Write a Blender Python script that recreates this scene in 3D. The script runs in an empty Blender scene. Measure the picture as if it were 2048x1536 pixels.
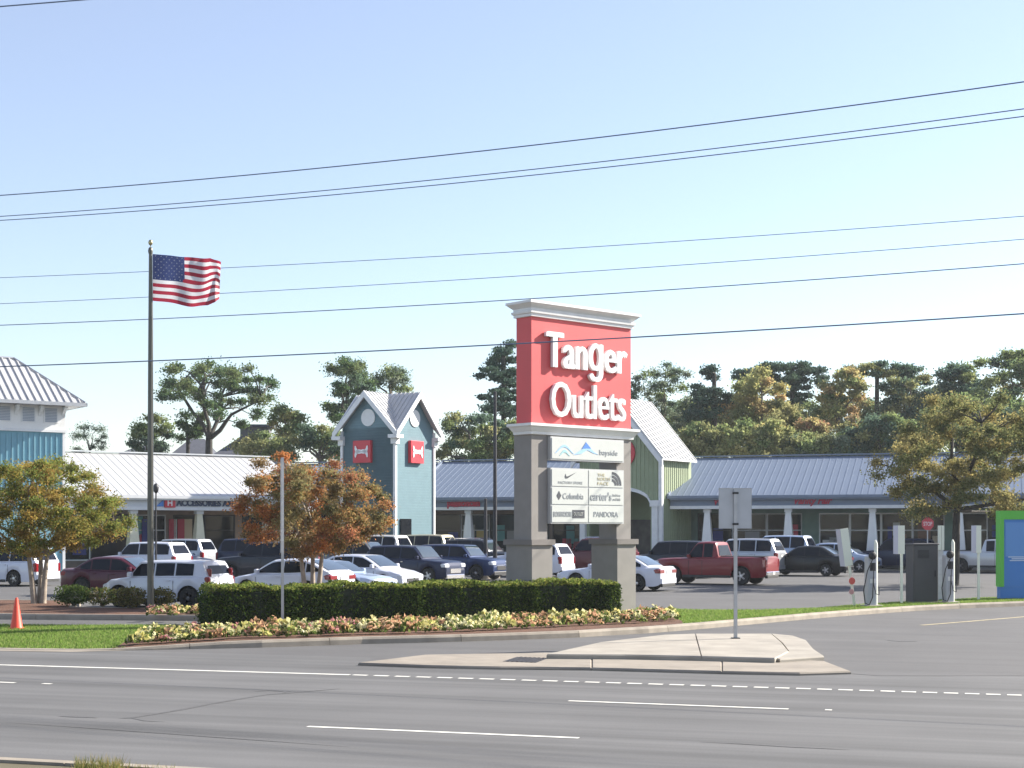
import bpy, bmesh, math, random
import numpy as np
from mathutils import Vector, Matrix

R = math.radians
S = bpy.context.scene
COL = S.collection
rng = np.random.default_rng(7)
random.seed(7)

# ------------------------------------------------------------------ camera
FPX, CU, CV, HCAM = 3000.0, 1024.0, 1060.0, 2.5
cam = bpy.data.cameras.new('camera')
cam.sensor_width = 36.0
cam.lens = 36.0 * FPX / 2048.0
cam.shift_y = (CV - 768.0) / 2048.0
cam.clip_start = 0.3
cam.clip_end = 6000
camo = bpy.data.objects.new('camera', cam)
camo.location = (0, 0, HCAM)
camo.rotation_euler = (R(90), 0, 0)
COL.objects.link(camo)
S.camera = camo

# ------------------------------------------------------------------ light
SUN_AZ = 23.5      # degrees from +X towards +Y
SUN_EL = 31.0
w = bpy.data.worlds.new('World')
S.world = w
w.use_nodes = True
nt = w.node_tree
bgn = nt.nodes['Background']
sky = nt.nodes.new('ShaderNodeTexSky')
sky.sky_type = 'NISHITA'
sky.sun_disc = False
sky.sun_elevation = R(SUN_EL)
sky.sun_rotation = R(90 - SUN_AZ)
sky.air_density = 1.0
sky.dust_density = 0.6
sky.ozone_density = 2.2
pale = nt.nodes.new('ShaderNodeMix')          # thin high haze over the whole sky
pale.data_type = 'RGBA'
pale.blend_type = 'ADD'
pale.inputs['Factor'].default_value = 1.0
pale.inputs['B'].default_value = (0.98, 0.79, 0.80, 1)
nt.links.new(sky.outputs[0], pale.inputs['A'])
nt.links.new(pale.outputs['Result'], bgn.inputs[0])
bgn.inputs[1].default_value = 0.072
sl = bpy.data.lights.new('sun', 'SUN')
sl.energy = 5.0
sl.angle = R(0.5)
sl.color = (1.0, 0.93, 0.82)
so = bpy.data.objects.new('sun', sl)
sd = Vector((math.cos(R(SUN_AZ)) * math.cos(R(SUN_EL)), math.sin(R(SUN_AZ)) * math.cos(R(SUN_EL)), math.sin(R(SUN_EL))))
so.rotation_euler = sd.to_track_quat('Z', 'Y').to_euler()
so.location = sd * 200
COL.objects.link(so)
S.view_settings.view_transform = 'Standard'
S.view_settings.look = 'None'
S.view_settings.exposure = 1.42
S.view_settings.gamma = 1.0
S.view_settings.use_curve_mapping = False
S.cycles.max_bounces = 6
S.cycles.diffuse_bounces = 3
S.cycles.transparent_max_bounces = 6

# ------------------------------------------------------------------ helpers
def gp(u, v, z=0.0):
    Y = (HCAM - z) * FPX / (v - CV)
    return Vector(((u - CU) / FPX * Y, Y, z))

def wp(u, v, Y):
    return Vector(((u - CU) / FPX * Y, Y, HCAM + (CV - v) / FPX * Y))

MATS = {}
def mat(name, color, rough=0.6, metal=0.0, var=0.0, scale=3.0, bump=0.0, bscale=40.0, coat=0.0, spec=0.5, emit=0.0, stretch=None):
    if name in MATS:
        return MATS[name]
    m = bpy.data.materials.new(name)
    m.use_nodes = True
    n = m.node_tree.nodes
    l = m.node_tree.links
    p = n['Principled BSDF']
    p.inputs['Base Color'].default_value = (*color, 1)
    p.inputs['Roughness'].default_value = rough
    p.inputs['Metallic'].default_value = metal
    p.inputs['Specular IOR Level'].default_value = spec
    if coat:
        p.inputs['Coat Weight'].default_value = coat
        p.inputs['Coat Roughness'].default_value = 0.06
    tc = n.new('ShaderNodeTexCoord')
    src = tc.outputs['Object']
    if stretch:
        mp = n.new('ShaderNodeMapping')
        mp.inputs['Scale'].default_value = stretch
        l.new(src, mp.inputs[0])
        src = mp.outputs[0]
    if var:
        nz = n.new('ShaderNodeTexNoise')
        nz.inputs['Scale'].default_value = scale
        nz.inputs['Detail'].default_value = 5
        l.new(src, nz.inputs['Vector'])
        mr = n.new('ShaderNodeMapRange')
        mr.inputs['From Min'].default_value = 0.3
        mr.inputs['From Max'].default_value = 0.7
        mr.inputs['To Min'].default_value = 1 - var
        mr.inputs['To Max'].default_value = 1 + var
        l.new(nz.outputs['Fac'], mr.inputs['Value'])
        hs = n.new('ShaderNodeHueSaturation')
        hs.inputs['Color'].default_value = (*color, 1)
        l.new(mr.outputs[0], hs.inputs['Value'])
        l.new(hs.outputs[0], p.inputs['Base Color'])
    if bump:
        nb = n.new('ShaderNodeTexNoise')
        nb.inputs['Scale'].default_value = bscale
        nb.inputs['Detail'].default_value = 4
        l.new(src, nb.inputs['Vector'])
        b = n.new('ShaderNodeBump')
        b.inputs['Strength'].default_value = bump
        b.inputs['Distance'].default_value = 0.02
        l.new(nb.outputs['Fac'], b.inputs['Height'])
        l.new(b.outputs[0], p.inputs['Normal'])
    MATS[name] = m
    return m

def leafmat(name, trans=0.4, bright=1.0):
    m = bpy.data.materials.new(name)
    m.use_nodes = True
    n = m.node_tree.nodes
    l = m.node_tree.links
    n.remove(n['Principled BSDF'])
    at = n.new('ShaderNodeAttribute')
    at.attribute_name = 'col'
    d = n.new('ShaderNodeBsdfDiffuse')
    t = n.new('ShaderNodeBsdfTranslucent')
    g = n.new('ShaderNodeHueSaturation')
    g.inputs['Saturation'].default_value = 1.0
    g.inputs['Value'].default_value = 1.25 * bright
    l.new(at.outputs['Color'], d.inputs['Color'])
    l.new(at.outputs['Color'], g.inputs['Color'])
    l.new(g.outputs[0], t.inputs['Color'])
    mx = n.new('ShaderNodeMixShader')
    mx.inputs[0].default_value = trans
    l.new(d.outputs[0], mx.inputs[1])
    l.new(t.outputs[0], mx.inputs[2])
    l.new(mx.outputs[0], n['Material Output'].inputs['Surface'])
    return m

class MB:
    def __init__(s):
        s.v, s.f, s.m = [], [], []
        s.M = None
    def add(s, vs, fs, mi=0):
        b = len(s.v)
        for p in vs:
            p = Vector(p)
            if s.M is not None:
                p = s.M @ p
            s.v.append(tuple(p))
        for f in fs:
            s.f.append([b + i for i in f])
            s.m.append(mi)
        return s
    def box(s, x0, x1, y0, y1, z0, z1, mi=0):
        return s.add([(x0, y0, z0), (x1, y0, z0), (x1, y1, z0), (x0, y1, z0), (x0, y0, z1), (x1, y0, z1), (x1, y1, z1), (x0, y1, z1)],
                     [(3, 2, 1, 0), (4, 5, 6, 7), (0, 1, 5, 4), (1, 2, 6, 5), (2, 3, 7, 6), (3, 0, 4, 7)], mi)
    def bbox(s, x0, x1, y0, y1, z0, z1, b=0.02, mi=0):
        """box with chamfered vertical and top edges"""
        pts = [(x0 + b, y0), (x1 - b, y0), (x1, y0 + b), (x1, y1 - b), (x1 - b, y1), (x0 + b, y1), (x0, y1 - b), (x0, y0 + b)]
        cx, cy = (x0 + x1) / 2, (y0 + y1) / 2
        def inset(k):
            return [(x + (b if x < cx else -b) * k, y + (b if y < cy else -b) * k) for x, y in pts]
        rings = [[(x, y, z0) for x, y in pts], [(x, y, z1 - b) for x, y in pts], [(x, y, z1) for x, y in inset(0.8)]]
        return s.loft(rings, mi)
    def loft(s, rings, mi=0, cap=True, closed=True):
        n = len(rings[0])
        vs = [p for r in rings for p in r]
        fs = []
        for k in range(len(rings) - 1):
            for i in range(n if closed else n - 1):
                j = (i + 1) % n
                fs.append((k * n + i, k * n + j, (k + 1) * n + j, (k + 1) * n + i))
        if cap:
            fs.append(tuple(range(n - 1, -1, -1)))
            b = (len(rings) - 1) * n
            fs.append(tuple(range(b, b + n)))
        return s.add(vs, fs, mi)
    def prism(s, pts, z0, z1, mi=0, top=None):
        """vertical prism from a ground polygon"""
        return s.loft([[(p[0], p[1], z0) for p in pts], [(p[0], p[1], z1) for p in pts]], mi)
    def xprism(s, pts, y0, y1, mi=0):
        """polygon in x,z extruded along y"""
        return s.loft([[(p[0], y0, p[1]) for p in pts], [(p[0], y1, p[1]) for p in pts]], mi)
    def tube(s, pts, rad, n=8, mi=0):
        pts = [Vector(p) for p in pts]
        if not hasattr(rad, '__len__'):
            rad = [rad] * len(pts)
        rings = []
        for i, p in enumerate(pts):
            d = (pts[min(i + 1, len(pts) - 1)] - pts[max(i - 1, 0)]).normalized()
            a = d.orthogonal().normalized() if i == 0 else (a - d * a.dot(d)).normalized()
            b = d.cross(a)
            rings.append([tuple(p + (a * math.cos(t) + b * math.sin(t)) * rad[i]) for t in [2 * math.pi * k / n for k in range(n)]])
        return s.loft(rings, mi)
    def lathe(s, prof, n=16, c=(0, 0, 0), axis='z', mi=0, cap=True):
        rings = []
        for r, h in prof:
            ring = []
            for k in range(n):
                t = 2 * math.pi * k / n
                if axis == 'z':
                    ring.append((c[0] + r * math.cos(t), c[1] + r * math.sin(t), c[2] + h))
                elif axis == 'y':
                    ring.append((c[0] + r * math.cos(t), c[1] + h, c[2] + r * math.sin(t)))
                else:
                    ring.append((c[0] + h, c[1] + r * math.cos(t), c[2] + r * math.sin(t)))
            rings.append(ring)
        return s.loft(rings, mi, cap=cap)
    def mesh(s, name, mats, smooth=None):
        me = bpy.data.meshes.new(name)
        me.from_pydata(s.v, [], s.f)
        if not isinstance(mats, (list, tuple)):
            mats = [mats]
        for m in mats:
            me.materials.append(m)
        me.polygons.foreach_set('material_index', s.m)
        bm = bmesh.new()
        bm.from_mesh(me)
        bmesh.ops.recalc_face_normals(bm, faces=bm.faces)
        bm.to_mesh(me)
        bm.free()
        if smooth:
            me.polygons.foreach_set('use_smooth', [True] * len(me.polygons))
            me.set_sharp_from_angle(angle=R(smooth))
        me.update()
        return me
    def build(s, name, mats, parent=None, smooth=None, loc=None, rz=None, **props):
        return link(name, s.mesh(name, mats, smooth), parent, loc, rz, **props)

def link(name, data, parent=None, loc=None, rz=None, **props):
    o = bpy.data.objects.new(name, data)
    COL.objects.link(o)
    if parent is not None:
        o.parent = parent
    if loc is not None:
        o.location = loc
    if rz is not None:
        o.rotation_euler = (0, 0, rz)
    for k, v in props.items():
        if v is not None:
            o[k] = v
    return o

def thing(name, label, category, loc=(0, 0, 0), rz=0.0, group=None):
    return link(name, None, None, loc, rz, label=label, category=category, group=group)

def copy_tree(o, parent=None):
    c = o.copy()
    COL.objects.link(c)
    if parent is not None:
        c.parent = parent
    for ch in list(o.children):
        copy_tree(ch, c)
    return c

def text_mesh(txt, size, depth, bold=0.0, sx=1.0, shear=0.0, spacing=1.0):
    c = bpy.data.curves.new('lettering', 'FONT')
    c.body = txt
    c.size = size
    c.extrude = depth / 2
    c.offset = bold
    c.shear = shear
    c.space_character = spacing
    c.resolution_u = 3
    o = bpy.data.objects.new('lettering', c)
    COL.objects.link(o)
    dg = bpy.context.evaluated_depsgraph_get()
    me = bpy.data.meshes.new_from_object(o.evaluated_get(dg), depsgraph=dg)
    bpy.data.objects.remove(o)
    return me

def letters(txt, size, depth, m, parent, M, bold=0.0, sx=1.0, shear=0.0, spacing=1.0, width=None, split=True, name='letter', heavy=((0, 0),)):
    """text in the XZ plane of the parent; M places it; every glyph becomes an object"""
    me = text_mesh(txt, size, depth, bold, sx, shear, spacing)
    xs = [v.co.x for v in me.vertices]
    x0, x1 = min(xs), max(xs)
    k = (width / (x1 - x0)) if width else sx
    T = M @ Matrix.Rotation(R(90), 4, 'X') @ Matrix.Diagonal((k, 1, 1, 1)) @ Matrix.Translation((-x0, 0, 0))
    bm = bmesh.new()
    bm.from_mesh(me)
    bmesh.ops.remove_doubles(bm, verts=bm.verts, dist=1e-5)
    bm.transform(T)
    out = []
    if not split:
        me2 = bpy.data.meshes.new(name)
        bm.to_mesh(me2)
        me2.materials.append(m)
        bm.free()
        return [link(name, me2, parent)]
    bm.verts.ensure_lookup_table()
    seen = set()
    Ti = T.inverted()
    islands = []
    for v in bm.verts:
        if v.index in seen:
            continue
        st, isl = [v], []
        seen.add(v.index)
        while st:
            q = st.pop()
            isl.append(q)
            for e in q.link_edges:
                o = e.other_vert(q)
                if o.index not in seen:
                    seen.add(o.index)
                    st.append(o)
        islands.append(isl)
    for isl in islands:
        idx = {v.index: i for i, v in enumerate(isl)}
        fs = set()
        for v in isl:
            for f in v.link_faces:
                fs.add(f)
        me2 = bpy.data.meshes.new(name)
        vv, ff, n0 = [], [], len(isl)
        for q, sh in enumerate(heavy):
            dv = M.to_3x3() @ Vector((sh[0], -.003 * q, sh[1]))
            vv += [tuple(v.co + dv) for v in isl]
            ff += [[idx[v.index] + q * n0 for v in f.verts] for f in fs]
        me2.from_pydata(vv, [], ff)
        me2.materials.append(m)
        out.append(link(name, me2, parent))
    bm.free()
    return out

# ------------------------------------------------------------------ foliage
def leaf_object(name, cen, size, cols, m, parent=None, flat=0.0, aspect=0.6, **props):
    """cloud of diamond leaves; cen Nx3, size scalar or N, cols Nx3"""
    n = len(cen)
    size = np.broadcast_to(np.asarray(size, float), (n,))
    nrm = rng.normal(size=(n, 3))
    nrm[:, 2] = nrm[:, 2] * (1 - flat) + flat * 1.5
    nrm /= np.linalg.norm(nrm, axis=1)[:, None]
    a = rng.normal(size=(n, 3))
    a -= nrm * (a * nrm).sum(1)[:, None]
    a /= np.linalg.norm(a, axis=1)[:, None]
    b = np.cross(nrm, a)
    s = size[:, None] * rng.uniform(0.7, 1.3, (n, 1))
    P = np.stack([cen + a * s, cen + b * s * aspect, cen - a * s, cen - b * s * aspect], 1).reshape(-1, 3)
    me = bpy.data.meshes.new(name)
    me.vertices.add(4 * n)
    me.vertices.foreach_set('co', P.ravel())
    me.loops.add(4 * n)
    me.loops.foreach_set('vertex_index', np.arange(4 * n, dtype=np.int32))
    me.polygons.add(n)
    me.polygons.foreach_set('loop_start', np.arange(0, 4 * n, 4, dtype=np.int32))
    me.polygons.foreach_set('loop_total', np.full(n, 4, dtype=np.int32))
    ca = me.color_attributes.new(name='col', type='FLOAT_COLOR', domain='CORNER')
    c4 = np.concatenate([np.repeat(cols, 4, 0), np.ones((4 * n, 1))], 1)
    ca.data.foreach_set('color', c4.ravel())
    me.materials.append(m)
    me.update()
    me.validate()
    return link(name, me, parent, **props)

LEAF = leafmat('leaf', 0.42)
NEEDLE = leafmat('needle', 0.2)
HEDGE_LEAF = leafmat('hedge_leaf', 0.3)
GRASSM = leafmat('grass_blade', 0.4)

PAL = {
    'oak': [(.035, .06, .025), (.05, .075, .03), (.03, .05, .03), (.07, .08, .035)],
    'dark': [(.04, .06, .042), (.05, .075, .045), (.035, .052, .04)],
    'pine': [(.034, .055, .04), (.044, .068, .045), (.03, .046, .038)],
    'grey': [(.07, .09, .06), (.09, .1, .07), (.05, .075, .05)],
    'green': [(.07, .095, .038), (.09, .11, .045), (.06, .08, .038), (.12, .13, .055)],
    'olive': [(.11, .115, .05), (.13, .125, .058), (.08, .09, .042), (.15, .14, .065)],
    'yellow': [(.18, .16, .07), (.14, .14, .06), (.1, .12, .05), (.2, .17, .07)],
    'autumn': [(.2, .13, .065), (.16, .12, .06), (.19, .16, .07), (.12, .12, .055)],
    'red': [(.22, .11, .07), (.18, .12, .07), (.13, .12, .06)],
    'crape_g': [(.1, .13, .035), (.13, .16, .04), (.19, .17, .045), (.28, .18, .05), (.15, .17, .045), (.19, .12, .04)],
    'crape_o': [(.36, .14, .05), (.3, .15, .05), (.17, .14, .06), (.3, .17, .08), (.13, .11, .05), (.22, .09, .06), (.16, .15, .06)],
    'honey': [(.25, .21, .085), (.18, .18, .07), (.12, .14, .06), (.3, .24, .1), (.1, .12, .055)],
}
BARK = mat('bark', (.12, .1, .08), .9, var=.3, scale=8, bump=.6, bscale=30)
BARKL = mat('pale_bark', (.3, .25, .2), .8, var=.25, scale=6, bump=.3, bscale=20)
BARKD = mat('dark_bark', (.05, .045, .04), .9, var=.3, scale=4)

def in_poly(p, poly):
    x, y = p
    c = False
    j = len(poly) - 1
    for i in range(len(poly)):
        xi, yi = poly[i]
        xj, yj = poly[j]
        if (yi > y) != (yj > y) and x < (xj - xi) * (y - yi) / (yj - yi) + xi:
            c = not c
        j = i
    return c

def make_tree(name, label, poly, Y, base_u, clumps, cr, nleaf, lsize, pals, thick=None, forks=None, bark=None,
              trad=0.25, group=None, fm=None, squash=0.75, base_z=0.0, category='tree', bright=1.0, fork_v=None, limbs=14, Ybase=None):
    """a tree whose crown fills the outline seen from the road, with real depth 'thick'"""
    us = [p[0] for p in poly]
    vs = [p[1] for p in poly]
    mpp = Y / FPX
    wd = (max(us) - min(us)) * mpp
    thick = thick or wd * 0.8
    cu = (max(us) + min(us)) / 2
    pts = []
    tries = 0
    md = cr * 0.75
    while len(pts) < clumps and tries < clumps * 60:
        tries += 1
        if tries % (clumps * 8) == 0:
            md *= 0.8
        u, v = random.uniform(min(us), max(us)), random.uniform(min(vs), max(vs))
        if not in_poly((u, v), poly):
            continue
        f = 1 - abs(u - cu) / max(1, (max(us) - min(us)) / 2) * 0.6
        y = random.uniform(-.5, .5) * thick * f
        if all((u - q[0]) ** 2 + (v - q[1]) ** 2 + (0.5 * (y - q[2]) / mpp) ** 2 > md * md for q in pts):
            pts.append((u, v, y))
    C = np.array([[(u - CU) * mpp, Y + y, HCAM + (CV - v) * mpp] for u, v, y in pts])
    base = Vector(((base_u - CU) / FPX * (Ybase or Y), (Ybase or Y), base_z))
    root = thing(name, label, category, base, 0, group)
    off = np.array(base)
    allc, allcol = [], []
    for c in C:
        pal = pals if isinstance(pals[0], tuple) else PAL[random.choice(pals)]
        r = cr * mpp * random.uniform(.7, 1.25)
        k = int(nleaf * random.uniform(.7, 1.2))
        d = rng.normal(size=(k, 3))
        d /= np.linalg.norm(d, axis=1)[:, None]
        d *= np.abs(rng.normal(.5, .38, (k, 1))) * r
        d[:, 2] *= squash
        d[:, 0] *= 1.15
        allc.append(c + d)
        base_c = np.array(random.choice(pal))
        pa = np.array(pal)[rng.integers(0, len(pal), k)]
        mixed = (base_c * .55 + pa * .45) * bright
        allcol.append(mixed * rng.uniform(.75, 1.25, (k, 1)))
    cc = np.concatenate(allc) - off
    leaf_object('crown', cc, lsize, np.concatenate(allcol), fm or LEAF, root)
    # trunk and limbs
    tb = MB()
    cz = C[:, 2]
    fz = (HCAM + (CV - fork_v) * mpp) if fork_v else float(np.percentile(cz, 8))
    forks = forks or [(0, 0)]
    for fu in forks:
        b0 = Vector((fu[0], fu[1], 0))
        top = Vector((fu[0] * 2.2 + (C[:, 0].mean() - base.x) * .15, fu[1] * 2.2, fz - base_z))
        mid = (b0 + top) / 2 + Vector((random.uniform(-.1, .1), 0, 0)) * trad * 2
        rr = trad / math.sqrt(len(forks))
        tb.tube([b0 - Vector((0, 0, .1)), b0 + Vector((0, 0, .25)) * trad, mid, top], [rr * 1.4, rr * 1.1, rr * .85, rr * .65], 9)
        cand = [Vector(c) - base for c in C if not (len(forks) > 1 and (c[0] - base.x) * fu[0] < -0.3)]
        cand = [e for e in cand if e.z > top.z - 0.3]
        if not cand:
            continue
        mains = [max(cand, key=lambda e: (e - top).length)]
        while len(mains) < min(5 if len(forks) == 1 else 3, len(cand)):
            mains.append(max(cand, key=lambda e: min(((e - q).normalized() - Vector()).length * (e - q).length + .4 * (e - top).length for q in mains)))
        nodes = []
        for e in mains:
            line = []
            for k in range(7):
                f_ = k / 6
                p = top.lerp(e, f_) + Vector((random.uniform(-1, 1), random.uniform(-1, 1), 0)) * trad * .9 * math.sin(f_ * math.pi)
                p.z += (e.z - top.z) * .16 * math.sin(f_ * math.pi) - rr * (1 - f_)
                line.append(p)
                nodes.append((p, rr * (.5 - .38 * f_)))
            tb.tube(line, [rr * (.5 - .4 * k / 6) for k in range(7)], 6)
        for e in random.sample(cand, min(limbs, len(cand))):
            p, r0 = min(nodes, key=lambda q: (q[0] - e).length + .6 * max(0, q[0].z - e.z + .2))
            if (p - e).length < .05:
                continue
            m1 = p.lerp(e, .5) + Vector((random.uniform(-.2, .2), random.uniform(-.2, .2), .12 * (e - p).length))
            tb.tube([p, m1, e], [min(r0, rr * .22), rr * .13, rr * .04], 5)
    tb.build('trunk', bark or BARK, root, smooth=60)
    return root

def ell(cx, cy, rx, ry, n=16, j=.14, seed=0):
    r_ = random.Random(int(cx * 7 + cy + seed))
    return [(cx + rx * math.cos(2 * math.pi * k / n) * r_.uniform(1 - j, 1 + j), cy + ry * math.sin(2 * math.pi * k / n) * r_.uniform(1 - j, 1 + j)) for k in range(n)]

# ------------------------------------------------------------------ materials
def asphalt(name, c, streak, rot):
    m = bpy.data.materials.new(name)
    m.use_nodes = True
    n = m.node_tree.nodes
    l = m.node_tree.links
    p = n['Principled BSDF']
    p.inputs['Roughness'].default_value = .85
    p.inputs['Specular IOR Level'].default_value = .25
    tc = n.new('ShaderNodeTexCoord')
    mp = n.new('ShaderNodeMapping')
    mp.inputs['Rotation'].default_value = (0, 0, R(rot))
    l.new(tc.outputs['Object'], mp.inputs[0])
    mp2 = n.new('ShaderNodeMapping')
    mp2.inputs['Scale'].default_value = (.035, 1.1, 1)
    l.new(mp.outputs[0], mp2.inputs[0])
    n1 = n.new('ShaderNodeTexNoise')          # streaks along the lanes
    n1.inputs['Scale'].default_value = 1.3
    n1.inputs['Detail'].default_value = 6
    n1.inputs['Roughness'].default_value = .6
    l.new(mp2.outputs[0], n1.inputs['Vector'])
    n2 = n.new('ShaderNodeTexNoise')          # patches
    n2.inputs['Scale'].default_value = .35
    n2.inputs['Detail'].default_value = 6
    l.new(mp.outputs[0], n2.inputs['Vector'])
    n3 = n.new('ShaderNodeTexNoise')          # aggregate
    n3.inputs['Scale'].default_value = 45
    n3.inputs['Detail'].default_value = 3
    l.new(tc.outputs['Object'], n3.inputs['Vector'])
    def mrange(src, a, b, lo=.3, hi=.7):
        r = n.new('ShaderNodeMapRange')
        r.inputs['From Min'].default_value = lo
        r.inputs['From Max'].default_value = hi
        r.inputs['To Min'].default_value = a
        r.inputs['To Max'].default_value = b
        l.new(src, r.inputs['Value'])
        return r.outputs[0]
    def mul(a, b):
        k = n.new('ShaderNodeMath')
        k.operation = 'MULTIPLY'
        l.new(a, k.inputs[0])
        l.new(b, k.inputs[1])
        return k.outputs[0]
    v = mul(mul(mrange(n1.outputs['Fac'], 1 - streak, 1 + streak * .5, .36, .64), mrange(n2.outputs['Fac'], .9, 1.08)), mrange(n3.outputs['Fac'], .88, 1.12))
    h = n.new('ShaderNodeHueSaturation')
    h.inputs['Color'].default_value = (*c, 1)
    l.new(v, h.inputs['Value'])
    l.new(h.outputs[0], p.inputs['Base Color'])
    b = n.new('ShaderNodeBump')
    b.inputs['Strength'].default_value = .25
    b.inputs['Distance'].default_value = .01
    l.new(n3.outputs['Fac'], b.inputs['Height'])
    l.new(b.outputs[0], p.inputs['Normal'])
    return m

ROADANG = -17.0
M_ROAD = asphalt('road_asphalt', (.118, .118, .119), .24, -ROADANG)
M_RAMP = asphalt('ramp_asphalt', (.107, .106, .107), .1, -ROADANG)
M_LOT = asphalt('lot_asphalt', (.104, .103, .104), .08, -ROADANG)
M_CONC = mat('concrete', (.29, .265, .225), .85, var=.16, scale=1.6, bump=.2, bscale=60)
M_CONC2 = mat('old_concrete', (.24, .21, .172), .85, var=.2, scale=1.4, bump=.2, bscale=60)
M_KERB = mat('kerb_concrete', (.27, .235, .19), .85, var=.2, scale=2.5, bump=.25, bscale=50)
M_PAINT = mat('road_paint_white', (.62, .61, .56), .7, var=.12, scale=6)
M_PAINTY = mat('road_paint_yellow', (.33, .28, .17), .7, var=.3, scale=5)
M_EARTH = mat('earth', (.1, .085, .05), .95, var=.3, scale=.5)
M_TURF = mat('turf', (.1, .15, .035), .95, var=.3, scale=2, bump=.5, bscale=80)
M_MULCH = mat('mulch', (.11, .05, .028), .95, var=.45, scale=25, bump=1, bscale=60)
M_TAR = mat('tar', (.045, .045, .048), .7, var=.2, scale=8)
M_BLACK = mat('black', (.012, .012, .014), .6)
M_DARKMET = mat('dark_metal', (.035, .035, .04), .5, metal=.4)
M_GALV = mat('galvanised_steel', (.42, .43, .45), .45, metal=.6, var=.1, scale=6)
M_ALU = mat('aluminium_sheet', (.42, .44, .47), .5, metal=.35, var=.06, scale=4)
M_WHITE = mat('white_paint', (.76, .76, .74), .5, var=.04, scale=2)
M_CREAM = mat('cream_paint', (.72, .68, .5), .55, var=.06, scale=2)
M_TRIM = mat('white_trim', (.7, .71, .71), .5, var=.05, scale=3)

# ------------------------------------------------------------------ ground
g = MB()
g.add([(-1500, -60, -.03), (1500, -60, -.03), (1500, 3000, -.03), (-1500, 3000, -.03)], [(0, 1, 2, 3)])
g.build('ground', M_EARTH, kind='structure')

ca, sa = math.cos(R(17)), math.sin(R(17))
def rd(t, c):
    """road frame: t along the road (to the right), c across (away)"""
    return Vector((t * ca + c * sa, -t * sa + c * ca, 0))

rb = MB()
q = [rd(-160, 13.35), rd(160, 13.35), rd(160, 27.3), rd(-160, 27.3)]
rb.add([(p.x, p.y, 0) for p in q], [(0, 1, 2, 3)])
rb.build('road', M_ROAD, kind='structure')

# car park and access lane behind the verge: one sheet 4 mm lower
lb = MB()
q = [rd(-160, 27.3), rd(160, 27.3), (170, 30, 0), (170, 92, 0), (-170, 140, 0)]
lb.add([(p[0], p[1], -.004) for p in q], [(0, 1, 2, 3, 4)])
lb.build('parking_lot', M_LOT, kind='structure')

# access ramp surface right of the island (slightly bluer asphalt)
ramp_px = [(740, 1318), (1000, 1292), (1195, 1276), (1400, 1262), (1640, 1238), (1839, 1223), (2048, 1213), (2600, 1200), (2900, 1330), (2048, 1352), (1760, 1352), (1400, 1325), (1000, 1322)]
rb = MB()
rb.add([(p.x, p.y, .004) for p in [gp(u, v) for u, v in ramp_px]], [tuple(range(len(ramp_px)))])
rb.build('access_lane', M_RAMP, kind='structure')

# near verge in the bottom left corner
nv = MB()
q = [rd(-60, 13.16), rd(0.3, 13.16), rd(0.3, 2.5), rd(-60, 2.5)]
nv.prism(q, -.02, .12)
nv.build('near_verge', M_EARTH, kind='structure')

def kerb_line(name, pts, wdt=.2, hgt=.15, seg=3.0, m=None, side=1, z0=-.02, hf=None):
    """kerb built of stones with open joints; pts = base line on the road side, body lies to the left of travel"""
    root = link(name, None, None, kind='structure')
    P = [Vector((p[0], p[1], 0)) for p in pts]
    L = [0]
    for i in range(1, len(P)):
        L.append(L[-1] + (P[i] - P[i - 1]).length)
    def at(s):
        s = max(0, min(L[-1], s))
        for i in range(1, len(P)):
            if s <= L[i]:
                f = (s - L[i - 1]) / max(1e-6, L[i] - L[i - 1])
                return P[i - 1].lerp(P[i], f)
        return P[-1]
    def nrm(s):
        d = (at(s + .4) - at(s - .4)).normalized()
        return Vector((-d.y, d.x, 0)) * side
    n = max(1, int(L[-1] / seg))
    for k in range(n):
        s0, s1 = L[-1] * k / n + .006, L[-1] * (k + 1) / n - .006
        rings = []
        for j in range(5):
            s = s0 + (s1 - s0) * j / 4
            p, nn = at(s), nrm(s)
            hgt = hf(p) if hf else .15
            prof = [(0, z0), (0.012, max(.01, hgt - .05)), (.045, hgt), (wdt, hgt), (wdt, z0)]
            rings.append([tuple(p + nn * a + Vector((0, 0, b))) for a, b in prof])
        mb = MB()
        mb.loft(rings)
        mb.build('kerb_stone', m or M_KERB, root)
    return root, at, nrm, L[-1]

kerb_px = [(-420, 1291), (-150, 1296), (0, 1299), (150, 1301), (250, 1301), (380, 1298), (520, 1295), (640, 1291), (720, 1288), (890, 1284), (1015, 1280), (1152, 1275), (1195, 1272), (1300, 1266), (1400, 1258), (1520, 1247), (1640, 1236), (1740, 1228), (1839, 1221), (1940, 1216), (2048, 1212), (2250, 1206), (2600, 1200)]
kpts = [gp(u, v) for u, v in kerb_px]
def hk(p):
    u = CU + FPX * p.x / p.y
    return .02 + .13 * min(1, max(0, (u - 195) / 290))
_, kat, knrm, klen = kerb_line('kerb', kpts, hf=hk)
kerb_line('median_kerb', [rd(.3, 13.35), rd(-60, 13.35)], side=1)
# pale gutter at the far left in front of the verge
gt = MB()
q = [kpts[i] - knrm(0) * 0 for i in (0, 1, 2, 3, 4)]
fr = [p + Vector((0, -.42, 0)) for p in q]
fr[-1] = q[-1] + Vector((.05, -.05, 0))
gt.add([(p.x, p.y, .006) for p in q] + [(p.x, p.y, .006) for p in reversed(fr)], [tuple(range(10))])
gt.build('gutter', M_CONC2, kind='structure')

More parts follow.
